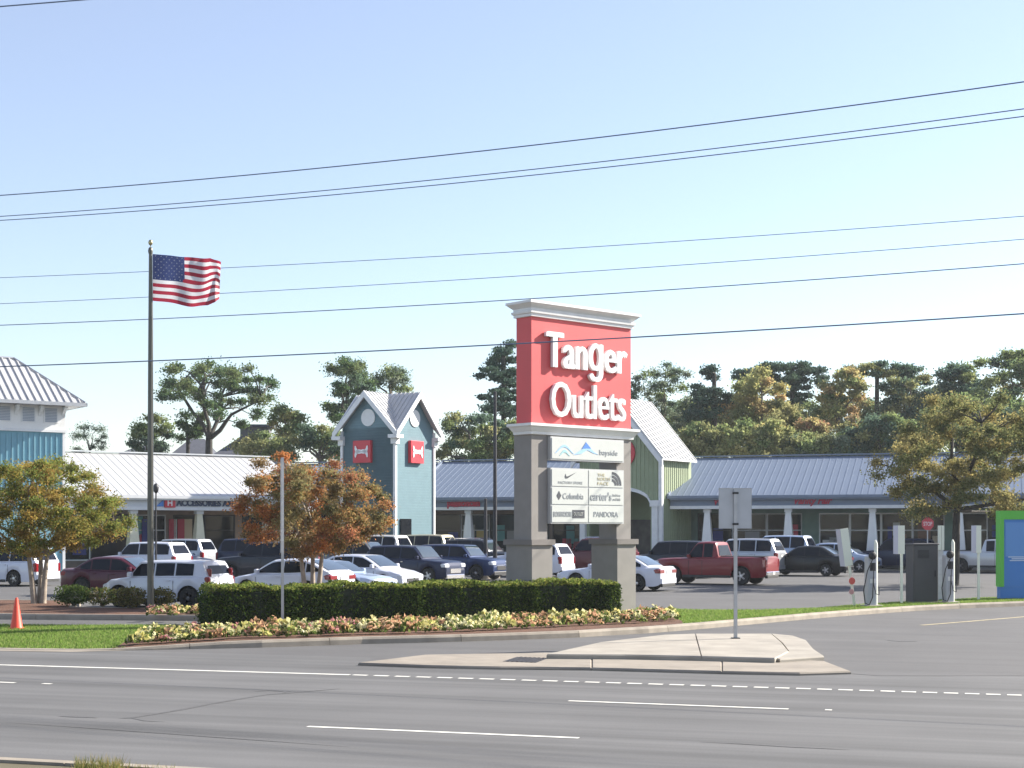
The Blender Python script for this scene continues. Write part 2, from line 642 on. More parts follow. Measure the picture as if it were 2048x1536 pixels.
# verge inside the kerb
back_px = [(2600, 1187), (2048, 1194), (1957, 1196), (1897, 1200), (1839, 1202), (1803, 1204), (1742, 1208), (1709, 1210), (1640, 1216), (1520, 1220), (1400, 1220), (1262, 1216), (1050, 1222), (800, 1232), (600, 1242), (420, 1250), (200, 1251), (0, 1250), (-420, 1246)]
def kerb_back(i):
    d = (kpts[min(i + 1, len(kpts) - 1)] - kpts[max(i - 1, 0)]).normalized()
    return kpts[i] + Vector((-d.y, d.x, 0)) * .2
front = [kerb_back(i) for i in range(len(kpts))]
back = [gp(u, v, .14) for u, v in back_px]
def front_at(u):
    fu = [CU + FPX * p.x / p.y for p in front]
    for i in range(1, len(front)):
        if u <= fu[i] or i == len(front) - 1:
            k = (u - fu[i - 1]) / (fu[i] - fu[i - 1])
            return front[i - 1].lerp(front[i], k)
def back_at(u, line):
    line = sorted(line)
    for i in range(1, len(line)):
        if u <= line[i][0] or i == len(line) - 1:
            k = (u - line[i - 1][0]) / (line[i][0] - line[i - 1][0])
            return gp(u, line[i - 1][1] * (1 - k) + line[i][1] * k, .14)
def zv(x, y, lift=0.0):
    """height of the verge surface: low at the dropped kerb on the left"""
    u = CU + FPX * x / y
    f = front_at(u)
    h = hk(f) - .012
    return h + (.135 - h) * min(1, max(0, (y - f.y) / 3.5)) + lift
def verge_sheet(us, fa, ba, rows, lift, name, m):
    mb = MB()
    vs = []
    for u in us:
        a, b = fa(u), ba(u)
        for j in range(rows + 1):
            p = a.lerp(b, (j / rows))
            vs.append((p.x, p.y, zv(p.x, p.y, lift)))
    fs = []
    for i in range(len(us) - 1):
        for j in range(rows):
            q_ = i * (rows + 1) + j
            fs.append((q_, q_ + rows + 1, q_ + rows + 2, q_ + 1))
    mb.add(vs, fs)
    return mb.build(name, m, kind='structure')
verge_sheet([-420 + 30 * i for i in range(101)], front_at, lambda u: back_at(u, back_px), 8, 0, 'verge', M_TURF)

# mulch bed
bed_b = [(205, 1295), (240, 1282), (270, 1269), (300, 1258), (420, 1243), (700, 1236), (900, 1230), (1100, 1228), (1262, 1226), (1340, 1233), (1366, 1243)]
def bed_front(u):
    p = front_at(u)
    return p + Vector((0, .04, 0))
bus = [224, 240, 260, 280] + [300 + 26 * i for i in range(41)] + [1365]
verge_sheet(bus, bed_front, lambda u: back_at(u, bed_b), 8, .012, 'flower_bed', M_MULCH)
bp = [bed_front(u) for u in bus] + [back_at(u, bed_b) for u in reversed(bus)]

# grass blades
def inside_xy(px, py, poly):
    return in_poly((px, py), poly)
def scatter(poly, n):
    xs = [p[0] for p in poly]
    ys = [p[1] for p in poly]
    out = []
    while len(out) < n:
        x, y = random.uniform(min(xs), max(xs)), random.uniform(min(ys), max(ys))
        if inside_xy(x, y, poly):
            out.append((x, y))
    return out
def blades(name, poly, n, h, z, pal, label, m=None, excl=None, wide=.011):
    pts = scatter(poly, n)
    if excl:
        pts = [p for p in pts if not inside_xy(p[0], p[1], excl)]
    n = len(pts)
    p = np.array(pts)
    hh = rng.uniform(.6, 1.3, n) * h
    ang = rng.uniform(0, 2 * math.pi, n)
    dx, dy = np.cos(ang) * wide, np.sin(ang) * wide
    lx, ly = rng.normal(0, .35, n) * hh, rng.normal(0, .35, n) * hh
    V = np.zeros((n, 3, 3))
    z = np.array([zv(a_, b_, -.003) for a_, b_ in pts]) if z is None else np.full(n, z)
    V[:, 0] = np.stack([p[:, 0] - dx, p[:, 1] - dy, z], 1)
    V[:, 1] = np.stack([p[:, 0] + dx, p[:, 1] + dy, z], 1)
    V[:, 2] = np.stack([p[:, 0] + lx, p[:, 1] + ly, z + hh], 1)
    me = bpy.data.meshes.new(name)
    me.vertices.add(3 * n)
    me.vertices.foreach_set('co', V.ravel())
    me.loops.add(3 * n)
    me.loops.foreach_set('vertex_index', np.arange(3 * n, dtype=np.int32))
    me.polygons.add(n)
    me.polygons.foreach_set('loop_start', np.arange(0, 3 * n, 3, dtype=np.int32))
    me.polygons.foreach_set('loop_total', np.full(n, 3, dtype=np.int32))
    ca_ = me.color_attributes.new(name='col', type='FLOAT_COLOR', domain='CORNER')
    pa = np.array(pal)[rng.integers(0, len(pal), n)] * rng.uniform(.8, 1.2, (n, 1))
    ca_.data.foreach_set('color', np.concatenate([np.repeat(pa, 3, 0), np.ones((3 * n, 1))], 1).ravel())
    me.materials.append(m or GRASSM)
    me.update()
    return link(name, me, None, kind='stuff', label=label, category='grass')
GP = [(.15, .24, .05), (.2, .29, .07), (.11, .18, .04), (.25, .29, .1)]
vpoly = [(p.x, p.y) for p in front + back]
bedpoly = [(p.x, p.y) for p in bp]
lp = [(p.x, p.y) for p in ([front[i] for i in (1, 2, 3, 4)] + [gp(300, 1262, .14), gp(430, 1252, .14)] + back[-4:])]
blades('grass', lp, 42000, .055, None, GP, 'mown green grass on the verge by the orange cone', excl=bedpoly)
rp = [(p.x, p.y) for p in ([gp(1262, 1245, .14)] + front[14:22] + back[1:12])]
blades('grass', rp, 40000, .05, None, GP, 'strip of mown grass behind the curving kerb on the right', excl=bedpoly)
WP = [(.27, .21, .08), (.16, .17, .06), (.1, .12, .04)]
wpl = [gp(u, v, .12) for u, v in ((150, 1533), (242, 1535), (242, 1552), (150, 1552))]
blades('dry_weeds', [(p.x, p.y) for p in wpl], 420, .13, .12, WP, 'dry weed tuft on the near kerb at the bottom left', wide=.005)
wpl = [gp(u, v, .12) for u, v in ((246, 1537), (350, 1540), (350, 1560), (246, 1556))]
blades('dry_weeds', [(p.x, p.y) for p in wpl], 160, .08, .12, WP, 'sparse low dry weeds right of the larger tuft at the bottom left', wide=.005)

# ------------------------------------------------------------------ traffic island
ti = link('traffic_island', None, None, kind='structure')
def slab(px, z0, z1, m, name='concrete_slab'):
    mb = MB()
    pts = [gp(u, v, z1) for u, v in px]
    n = len(pts)
    c = sum(pts, Vector()) / n
    bev = [p + (c - p).normalized() * .03 for p in pts]
    mb.loft([[(p.x, p.y, z0) for p in pts], [(p.x, p.y, z1 - .025) for p in pts], [(p.x, p.y, z1) for p in bev]])
    return mb.build(name, m, ti)
slab([(716, 1325), (850, 1309), (1093, 1305), (1183.5, 1308), (1183.5, 1334.8), (1000, 1333), (850, 1330)], -.02, .055, M_CONC2)
slab([(1184, 1308), (1300, 1309), (1443.6, 1314), (1443.6, 1341.8), (1184, 1335)], -.02, .055, M_CONC2)
slab([(1444, 1314), (1560, 1318), (1650, 1322), (1702, 1342), (1600, 1345), (1444, 1342)], -.02, .055, M_CONC2)
slab([(1093, 1308), (1200, 1284), (1330, 1269), (1390, 1267), (1402.4, 1312), (1250, 1309)], .0, .145, M_CONC)
slab([(1391, 1267), (1542, 1267), (1564.4, 1285), (1577.4, 1302), (1549.5, 1316), (1403, 1312)], .0, .145, M_CONC)
slab([(1543, 1267), (1585, 1271), (1612, 1280), (1628, 1298), (1648, 1312), (1560, 1318), (1550, 1316), (1578, 1302), (1565, 1285)], .0, .12, M_CONC)
dg = MB()
a_, b_ = gp(1028, 1313, .075), gp(1090, 1324, .075)
pts = [gp(1034, 1313.5, .06), gp(1096, 1316, .06), gp(1072, 1325, .06), gp(1006, 1322.5, .06)]
dg.prism([(p.x, p.y) for p in pts], .04, .059)
for k in range(1, 7):
    f = k / 7
    p0, p1 = pts[0].lerp(pts[1], f), pts[3].lerp(pts[2], f)
    d = Vector((.02, 0, 0))
    dg.prism([(p0 - d)[:2], (p0 + d)[:2], (p1 + d)[:2], (p1 - d)[:2]], .059, .066)
dg.build('drain_grate', M_DARKMET, ti)

# ------------------------------------------------------------------ markings
mk = link('lane_marking', None, None, kind='structure')
def stripe(name, t0, t1, c, wdt, m, z=.005, slope=0):
    mb = MB()
    q = [rd(t0, c - wdt / 2), rd(t1, c - wdt / 2 + slope), rd(t1, c + wdt / 2 + slope), rd(t0, c + wdt / 2)]
    mb.add([(p.x, p.y, z) for p in q], [(0, 1, 2, 3)])
    return mb.build(name, m, mk)
def troad(u, v):
    p = gp(u, v)
    return p.x * ca - p.y * sa, p.x * sa + p.y * ca
def stripe_px(name, u0, v0, u1, v1, wdt, m, z=.005):
    t0, c0 = troad(u0, v0)
    t1, c1 = troad(u1, v1)
    stripe(name, t0, t1, c0, wdt, m, z, c1 - c0)
stripe_px('edge_line', -300, 1321.5, 700, 1350, .13, M_PAINT)
stripe_px('lane_dash', 615, 1453.5, 1158, 1476.5, .1, M_PAINT)
stripe_px('lane_dash', 1137, 1402, 1577, 1418.5, .1, M_PAINT)
stripe_px('lane_dash', -330, 1350, 30, 1366, .1, M_PAINT)
stripe_px('lane_dash', 85, 1367.5, 103, 1368.2, .1, M_PAINT)
stripe_px('lane_dash', 1650, 1420, 1664, 1420.6, .1, M_PAINT)
u = 706
k = 0
while u < 2100:
    v = 1350 + (u - 700) * (1391 - 1350) / (2048 - 700)
    stripe_px('edge_dash', u, v, u + 29, v + .9, .13, M_PAINT)
    u += 42.2
    k += 1
# worn yellow curve in the access lane
mb = MB()
ypx = [(1843, 1251), (1880, 1248), (1930, 1244), (1990, 1239), (2048, 1234), (2200, 1224)]
yp = [gp(u, v) for u, v in ypx]
for i in range(len(yp) - 1):
    d = (yp[i + 1] - yp[i]).normalized()
    nn = Vector((-d.y, d.x, 0)) * .09
    mb.add([(*(yp[i] - nn)[:2], .009), (*(yp[i + 1] - nn)[:2], .009), (*(yp[i + 1] + nn)[:2], .009), (*(yp[i] + nn)[:2], .009)], [(0, 1, 2, 3)])
mb.build('yellow_line', M_PAINTY, mk)
# sealed crack and tyre scuffs
def ribbon(name, px, wdt, m=M_TAR, z=.004):
    mb = MB()
    pp = [gp(u, v) for u, v in px]
    q0 = []
    q1 = []
    for i, p in enumerate(pp):
        d = (pp[min(i + 1, len(pp) - 1)] - pp[max(i - 1, 0)]).normalized()
        ww = wdt * (.25 if i in (0, len(pp) - 1) else random.uniform(.6, 1.3))
        nn = Vector((-d.y, d.x, 0)) * ww / 2
        q0.append(p - nn)
        q1.append(p + nn)
    n = len(pp)
    mb.add([(p.x, p.y, z) for p in q0 + q1], [(i, i + 1, n + i + 1, n + i) for i in range(n - 1)])
    return mb.build(name, m, mk2)
mk2 = link('road_scars', None, None, kind='structure')
M_SCAR = mat('sealed_crack', (.085, .084, .084), .75, var=.3, scale=20)
ribbon('tar_seam', [(240, 1437), (262, 1436), (300, 1430), (360, 1420), (420, 1408), (480, 1398), (530, 1390), (580, 1386), (640, 1381), (680, 1378)], .07, M_SCAR)
ribbon('tar_seam', [(510, 1383), (540, 1381), (575, 1383), (560, 1387)], .09, M_SCAR)
ribbon('tar_seam', [(118, 1433), (150, 1434), (195, 1436)], .07, M_SCAR)
ribbon('tar_seam', [(262, 1436), (290, 1442), (330, 1444)], .05, M_SCAR)
ribbon('tar_seam', [(1400, 1484), (1480, 1488), (1580, 1494), (1700, 1500)], .05, M_SCAR)
ribbon('tar_seam', [(1775, 1281), (1800, 1283), (1835, 1283)], .25, M_SCAR, .009)
ribbon('tar_seam', [(0, 1444), (200, 1458), (450, 1476), (700, 1494)], .035, M_SCAR)

# ------------------------------------------------------------------ parking islands
pi = [(-18, 43.6), (-14, 42.0), (-7.6, 41.2), (-4.8, 43.6), (-4.8, 48.0), (-6.9, 48.4), (-7.4, 45.6), (-10.5, 45.4), (-13.4, 46.0), (-14.4, 50.2), (-18, 50.8)]
kerb_line('parking_island_kerb', pi + [pi[0]], seg=2.4, side=1)
def offset_poly(poly, d):
    out = []
    n = len(poly)
    for i in range(n):
        a, b, c = Vector(poly[i - 1]), Vector(poly[i]), Vector(poly[(i + 1) % n])
        d1, d2 = (b - a).normalized(), (c - b).normalized()
        n1, n2 = Vector((-d1.y, d1.x)), Vector((-d2.y, d2.x))
        m_ = (n1 + n2)
        m_ = m_ / max(.35, m_.length_squared / 2)
        out.append(tuple(b + m_ * d))
    return out
mb = MB()
mb.prism(offset_poly(pi, .19), -.02, .14)
mb.build('planting_bed', M_MULCH, kind='structure')

# ================================================================== pylon sign
M_RED = mat('sign_red', (.62, .075, .08), .5, var=.07, scale=.9)
M_TAUPE = mat('taupe_stucco', (.24, .225, .21), .85, var=.06, scale=3, bump=.15, bscale=80)
M_TAUPE2 = mat('taupe_band', (.18, .165, .155), .85, var=.06, scale=3)
M_PANEL = mat('sign_panel', (.52, .54, .52), .4, var=.03, scale=3)
M_FRAMEG = mat('sign_frame_grey', (.45, .46, .46), .5)
M_LETTER = mat('letter_white', (.8, .8, .8), .4)
M_INKD = mat('ink_dark', (.05, .055, .07), .5)
M_INKG = mat('ink_grey', (.26, .28, .3), .5)
M_INKB = mat('ink_blue', (.06, .2, .55), .5)
M_INKLB = mat('ink_light_blue', (.3, .5, .75), .5)
M_INKT = mat('ink_teal', (.3, .52, .55), .5)
M_INKTAN = mat('ink_tan', (.5, .45, .28), .5)
SA = R(42)
sg = thing('pylon_sign', 'tall red and white shopping centre sign with tenant panels on two taupe pillars', 'sign', (0.54, 41.7, .135), SA)
Wd = 4.0
ZB = -.135     # local offset of ground
def sz(z):
    return z + ZB
# red cabinet
mb = MB(); mb.box(0, Wd, 0, .62, sz(5.45), sz(8.47)); mb.build('cabinet', M_RED, sg)
def moulding(x0, x1, y0, y1, prof):
    rings = []
    for o, z in prof:
        rings.append([(x0 - o, y0 - o, z), (x1 + o, y0 - o, z), (x1 + o, y1 + o, z), (x0 - o, y1 + o, z)])
    m_ = MB(); m_.loft(rings); return m_
moulding(0, Wd, 0, .62, [(.02, sz(8.44)), (.06, sz(8.45)), (.06, sz(8.52)), (.1, sz(8.54)), (.11, sz(8.6)), (.06, sz(8.62)), (.07, sz(8.68)), (.14, sz(8.74)), (.2, sz(8.8)), (.22, sz(8.8)), (.22, sz(8.87)), (.18, sz(8.88))]).build('cornice', M_TRIM, sg)
moulding(0, Wd, 0, .62, [(.02, sz(5.16)), (.06, sz(5.17)), (.07, sz(5.24)), (.1, sz(5.28)), (.15, sz(5.36)), (.2, sz(5.4)), (.2, sz(5.47)), (.02, sz(5.485))]).build('cornice', M_TRIM, sg)
# pillars
for x0, x1 in ((.0, .6), (Wd - .6, Wd)):
    mb = MB(); mb.box(x0, x1, 0, .72, sz(2.2), sz(5.17)); pl = mb.build('pillar', M_TAUPE, sg)
    mb = MB(); mb.box(x0 - .09, x1 + .09, -.12, .95, 0, sz(2.08)); mb.build('plinth', M_TAUPE, pl)
    mb = MB(); mb.box(x0 - .15, x1 + .15, -.18, 1.01, sz(2.08), sz(2.235)); mb.build('plinth_cap', M_TAUPE2, pl)
# tenant cabinets
def cabinet(x0, x1, z0, z1, y=-.12):
    m_ = MB(); m_.box(x0, x1, y, .3, sz(z0), sz(z1)); c = m_.build('tenant_cabinet', M_FRAMEG, sg); return c
c1 = cabinet(.62, Wd - .42, 4.47, 5.13)
mb = MB(); mb.box(.66, Wd - .46, -.135, -.12, sz(4.51), sz(5.09)); mb.build('panel', M_PANEL, c1)
c2 = cabinet(.62, Wd - .42, 2.68, 4.25)
X0, X1, Z0, Z1 = .66, Wd - .46, 2.72, 4.21
pw, ph = (X1 - X0 - .04) / 2, (Z1 - Z0 - .08) / 3
cells = {}
for r in range(3):
    for c in range(2):
        x = X0 + c * (pw + .04)
        z = Z1 - (r + 1) * ph - r * .04
        mb = MB(); mb.box(x, x + pw, -.135, -.12, sz(z), sz(z + ph)); mb.build('panel', M_PANEL, c2)
        cells[(r, c)] = (x, sz(z))
YP = -.142
def TR(x, z, y=YP):
    return Matrix.Translation((x, y, z))
# main lettering
for txt, x, wd_, z, size, bold in (('Tan\u0261er', .5, 3.2, 7.08, 1.42, ((-.036, 0), (0, .016), (.036, 0))), ('Outlets', .68, 2.98, 5.7, 1.42, ((-.02, 0), (.02, 0)))):
    letters(txt, size, .1, M_LETTER, sg, TR(x, sz(z), -.07), bold=0, width=wd_, heavy=bold)
# tenant marks
def decal(name, pts, m, parent, y=YP):
    m_ = MB()
    m_.loft([[(p[0], y, p[1]) for p in pts], [(p[0], y + .006, p[1]) for p in pts]])
    return m_.build(name, m, parent)
zc = sz(4.51)
def wave(x0, x1, zb_, a, th, k=12, skew=0.0):
    up = [(x0 + (x1 - x0) * i / k, zb_ + a * math.sin(math.pi * i / k) ** 1.3) for i in range(k + 1)]
    dn = [(x, z - th * (math.sin(math.pi * (i) / k) * .8 + .2)) for i, (x, z) in enumerate(up)]
    return up + dn[::-1]
decal('wave_mark', wave(.78, 1.5, zc + .16, .24, .07), M_INKLB, c1)
decal('wave_mark', wave(.95, 1.35, zc + .1, .16, .08), M_INKT, c1)
decal('mountain_mark', [(1.5, zc + .12), (1.85, zc + .3), (2.0, zc + .51), (2.14, zc + .36), (2.36, zc + .22), (2.5, zc + .16), (2.28, zc + .2), (2.05, zc + .28), (1.8, zc + .16)], M_INKLB, c1)
decal('mountain_mark', [(1.83, zc + .31), (2.0, zc + .5), (2.2, zc + .33), (2.02, zc + .33)], M_INKB, c1, YP - .004)
letters('bayside', .22, .004, M_INKG, c1, TR(2.55, zc + .16), width=.75)
cx_, cz_ = cells[(0, 0)]
decal('swoosh_mark', [(cx_ + .5, cz_ + .27), (cx_ + .53, cz_ + .22), (cx_ + .6, cz_ + .22), (cx_ + .95, cz_ + .4), (cx_ + .62, cz_ + .28), (cx_ + .55, cz_ + .28), (cx_ + .53, cz_ + .35)], M_INKD, c2)
letters('FACTORY STORE', .1, .004, M_INKG, c2, TR(cx_ + .25, cz_ + .07), width=.95, split=False, name='lettering')
cx_, cz_ = cells[(0, 1)]
for k, (r0, r1) in enumerate(((.1, .16), (.19, .25), (.28, .34))):
    n_ = 8
    arc = [(cx_ + .95 + .0 - 0 + r1 * 1.15 * math.sin(i / n_ * math.pi / 2), cz_ + .06 + r1 * 1.15 * math.cos(i / n_ * math.pi / 2)) for i in range(n_ + 1)]
    arc2 = [(cx_ + .95 + r0 * 1.15 * math.sin(i / n_ * math.pi / 2), cz_ + .06 + r0 * 1.15 * math.cos(i / n_ * math.pi / 2)) for i in range(n_, -1, -1)]
    decal('dome_mark', arc + arc2, M_INKD, c2)
letters('THE', .12, .004, M_INKTAN, c2, TR(cx_ + .35, cz_ + .31), width=.3, split=False, name='lettering')
letters('NORTH', .13, .004, M_INKTAN, c2, TR(cx_ + .35, cz_ + .19), width=.5, split=False, name='lettering')
letters('FACE', .13, .004, M_INKTAN, c2, TR(cx_ + .35, cz_ + .06), width=.45, split=False, name='lettering')
cx_, cz_ = cells[(1, 0)]
decal('diamond_mark', [(cx_ + .18, cz_ + .24), (cx_ + .27, cz_ + .12), (cx_ + .36, cz_ + .24), (cx_ + .27, cz_ + .37)], M_INKD, c2)
letters('Columbia', .24, .004, M_INKG, c2, TR(cx_ + .42, cz_ + .15), width=.82)
cx_, cz_ = cells[(1, 1)]
letters("carter's", .32, .004, M_INKG, c2, TR(cx_ + .05, cz_ + .13), width=.88, bold=.006)
letters('babies', .11, .004, M_INKG, c2, TR(cx_ + .98, cz_ + .25), width=.32, split=False, name='lettering')
letters('and kids', .11, .004, M_INKG, c2, TR(cx_ + .98, cz_ + .13), width=.32, split=False, name='lettering')
cx_, cz_ = cells[(2, 0)]
letters('BONWORTH', .2, .004, M_INKG, c2, TR(cx_ + .06, cz_ + .16), width=.7, bold=.004)
decal('outlet_bar', [(cx_ + .8, cz_ + .12), (cx_ + 1.28, cz_ + .12), (cx_ + 1.28, cz_ + .35), (cx_ + .8, cz_ + .35)], M_INKD, c2)
letters('OUTLET', .13, .004, M_PANEL, c2, TR(cx_ + .84, cz_ + .19, YP - .006), width=.38, split=False, name='lettering')
cx_, cz_ = cells[(2, 1)]
letters('PANDORA', .22, .004, M_INKG, c2, TR(cx_ + .2, cz_ + .16), width=1.0)

# ================================================================== hedge
HL = Vector((-7.5, 37.2, 0)); HR = Vector((3.05, 42.15, 0))
hd = (HR - HL).normalized(); hn = Vector((-hd.y, hd.x, 0)); hlen = (HR - HL).length
hz = thing('clipped_hedge', 'long low clipped dark green hedge in front of the pylon sign', 'hedge', (HL.x, HL.y, .14), math.atan2(hd.y, hd.x))
HH, HWD = .93, 1.15
mb = MB()
n_ = 24
rings = []
for i in range(n_ + 1):
    x = hlen * i / n_
    e = .12 if i in (0, n_) else 0
    t_ = HH - .07 + .02 * math.sin(i * 1.7) - e
    rings.append([(x, .06 + e, 0), (x, .04 + e, t_ - .06), (x, .12 + e, t_), (x, HWD - .12 - e, t_), (x, HWD - .04 - e, t_ - .06), (x, HWD - .06 - e, 0)])
mb.loft(rings)
mb.build('hedge_core', mat('hedge_core', (.015, .025, .012), .95, var=.4, scale=10, bump=1, bscale=30), hz)
N = 52000
face = rng.uniform(0, 1, N)
X = rng.uniform(0, hlen, N)
Yl = np.zeros(N); Zl = np.zeros(N)
fr_ = face < .42; tp = (face >= .42) & (face < .9); en = face >= .96; bk = (face >= .9) & (face < .96)
lump = .035 * np.sin(X * 2.1) + .03 * np.sin(X * 5.3 + 1) + .02 * np.sin(X * 11)
Yl[fr_] = rng.normal(.03, .035, fr_.sum()) ; Zl[fr_] = rng.uniform(.02, HH, fr_.sum())
Yl[tp] = rng.uniform(0.02, HWD, tp.sum()); Zl[tp] = HH - .02 + rng.normal(0, .028, tp.sum())
Yl[bk] = HWD + rng.normal(0, .03, bk.sum()); Zl[bk] = rng.uniform(.05, HH, bk.sum())
Yl[en] = rng.uniform(0, HWD, en.sum()); Zl[en] = rng.uniform(.02, HH, en.sum()); X[en] = np.where(rng.uniform(0, 1, en.sum()) < .6, hlen, 0) + rng.normal(0, .04, en.sum())
Zl += lump * (Zl > HH * .8); Yl += lump * .8
edge = np.minimum(X, hlen - X)
Zl -= np.clip(.12 - edge, 0, .12) * .8 * (Zl > HH * .7)
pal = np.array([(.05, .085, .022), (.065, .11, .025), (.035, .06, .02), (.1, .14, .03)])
topc = np.array([(.2, .25, .05), (.27, .28, .07), (.14, .2, .045), (.24, .26, .08)])  # brighter yellow-green puts the sunlit hedge top into the leaf colour
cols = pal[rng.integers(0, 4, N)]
lit_top = (Zl > HH - .1) & (rng.uniform(0, 1, N) < .8)
cols[lit_top] = topc[rng.integers(0, 4, lit_top.sum())]
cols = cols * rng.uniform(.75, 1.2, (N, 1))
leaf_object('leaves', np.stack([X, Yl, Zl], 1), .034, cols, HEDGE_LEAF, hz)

# ================================================================== bedding plants
FLC = {'cream': [(.66, .62, .36), (.6, .56, .28), (.7, .67, .46)], 'yellow': [(.56, .5, .2), (.48, .46, .17), (.54, .52, .28)],
       'peach': [(.56, .34, .2), (.6, .42, .27), (.46, .27, .17)], 'pink': [(.48, .23, .22), (.52, .31, .3), (.38, .17, .17)]}
GRN = [(.1, .14, .04), (.14, .17, .05), (.08, .11, .03)]
def plant_mesh(kind, seed):
    r_ = np.random.default_rng(seed)
    n = 46
    th = r_.uniform(0, 2 * math.pi, n)
    rad = np.sqrt(r_.uniform(0, 1, n)) * .15
    z = .06 + .17 * (1 - (rad / .16) ** 2) * r_.uniform(.45, 1.1, n)
    cen = np.stack([rad * np.cos(th), rad * np.sin(th), z], 1)
    pal = np.array(FLC[kind])[r_.integers(0, 3, n)]
    low = z < .1
    pal[low] = np.array(GRN)[r_.integers(0, 3, low.sum())]
    mixg = r_.uniform(0, 1, n) < .3
    pal[mixg] = np.array(GRN)[r_.integers(0, 3, mixg.sum())]
    o = leaf_object('bedding_plant', cen, .05, pal, LEAF, None, aspect=.75)
    me = o.data
    bpy.data.objects.remove(o)
    return me
PM = {k: [plant_mesh(k, 10 * i + j) for j in range(3)] for i, k in enumerate(FLC)}
KLAB = {'cream': 'small bushy bedding plant with cream flowers in the row before the hedge',
        'yellow': 'small bushy bedding plant with pale yellow flowers in the row before the hedge',
        'peach': 'small bushy bedding plant with peach orange flowers in the row before the hedge',
        'pink': 'small bushy bedding plant with pink red flowers in the row before the hedge'}
rowf = [(262, 1283), (420, 1279.5), (560, 1276.5), (720, 1271), (890, 1266), (1015, 1260), (1152, 1253), (1260, 1248), (1358, 1241)]
rowb = [(300, 1268), (420, 1262), (560, 1258), (720, 1254), (890, 1248), (1015, 1243), (1152, 1238), (1260, 1234), (1345, 1232)]
def interp_line(line, f):
    us = [p[0] for p in line]
    u = us[0] + (us[-1] - us[0]) * f
    for i in range(len(line) - 1):
        if u <= line[i + 1][0]:
            k = (u - line[i][0]) / (line[i + 1][0] - line[i][0])
            return u, line[i][1] * (1 - k) + line[i + 1][1] * k
    return line[-1]
for r in range(4):
    n = 62
    for i in range(n):
        f = (i + .5 * (r % 2) + random.uniform(-.25, .25)) / n
        f = max(0, min(1, f))
        a, b = gp(*interp_line(rowf, f), .15), gp(*interp_line(rowb, f), .15)
        p = a.lerp(b, (r + random.uniform(-.15, .15) + .3) / 3.6)
        ph_ = math.sin(f * 23) + random.uniform(-1.1, 1.1)
        if f < .22:
            kind = random.choice(['peach', 'cream', 'yellow', 'cream', 'pink'])
        elif .3 < f < .44 or f > .8:
            kind = random.choice(['peach', 'pink', 'cream', 'yellow'] if f < .5 else ['peach', 'cream', 'peach', 'yellow'])
        else:
            kind = 'cream' if ph_ > .4 else ('yellow' if ph_ > -.5 else 'peach')
        o = link('bedding_plant', random.choice(PM[kind]), None, (p.x, p.y, zv(p.x, p.y)), random.uniform(0, 6), label=KLAB[kind], category='flower', group='bedding plants in front of the hedge')
        s_ = random.uniform(.85, 1.3)
        o.scale = (s_, s_, s_ * random.uniform(.8, 1.2))
# few flowers in the parking island
for i in range(26):
    p = gp(random.uniform(300, 412), random.uniform(1222, 1233), .15)
    kind = random.choice(['pink', 'yellow', 'cream', 'peach'])
    link('bedding_plant', random.choice(PM[kind]), None, (p.x, p.y, .135), random.uniform(0, 6), label='small flowering plant in the bed at the foot of the flagpole', category='flower', group='bedding plants by the flagpole')

# ================================================================== shrubs in the parking island
def shrub(u, v, wpx, hpx, lab, pal, dens=1500, thin=False):
    b = gp(u, v, .14)
    s = b.y / FPX
    root = thing('shrub', lab, 'shrub', b, 0, 'shrubs in the parking lot bed')
    W_, H_ = wpx * s / 2, hpx * s
    n = dens
    d = rng.normal(size=(n, 3)); d /= np.linalg.norm(d, axis=1)[:, None]
    d *= rng.uniform(.55, 1.05, (n, 1))
    ph_ = np.arctan2(d[:, 1], d[:, 0])
    k = 1 + .12 * np.sin(ph_ * 3 + u) + .1 * np.sin(d[:, 2] * 6 + u)
    cen = d * np.array([W_, min(W_, .6), H_ / 2]) * k[:, None] + np.array([0, 0, H_ * .52])
    cols = np.array(pal)[rng.integers(0, len(pal), n)] * rng.uniform(.7, 1.2, (n, 1))
    leaf_object('foliage', cen, .038, cols, LEAF, root)
    m_ = MB()
    for i in range(7):
        a = i * .9
        m_.tube([(0, 0, -.05), (W_ * .3 * math.cos(a), .15 * math.sin(a), H_ * .4), (W_ * .6 * math.cos(a), .3 * math.sin(a), H_ * .8)], [.018, .012, .005], 5)
    m_.build('stem', BARK, root)
gr = [(.07, .11, .03), (.1, .14, .04), (.05, .08, .025)]
ol = [(.17, .17, .05), (.12, .12, .04), (.22, .18, .07), (.1, .09, .04)]
shrub(148, 1212, 74, 40, 'rounded green shrub nearest the trunk of the left tree', gr, 2200)
shrub(205, 1212, 62, 36, 'thin yellowish shrub between the round green shrub and the flagpole', gr + ol, 1200)
shrub(262, 1216, 66, 42, 'olive leafy shrub just left of the flagpole', ol, 1600)
shrub(322, 1214, 56, 38, 'olive brown shrub just right of the flagpole', ol, 1400)

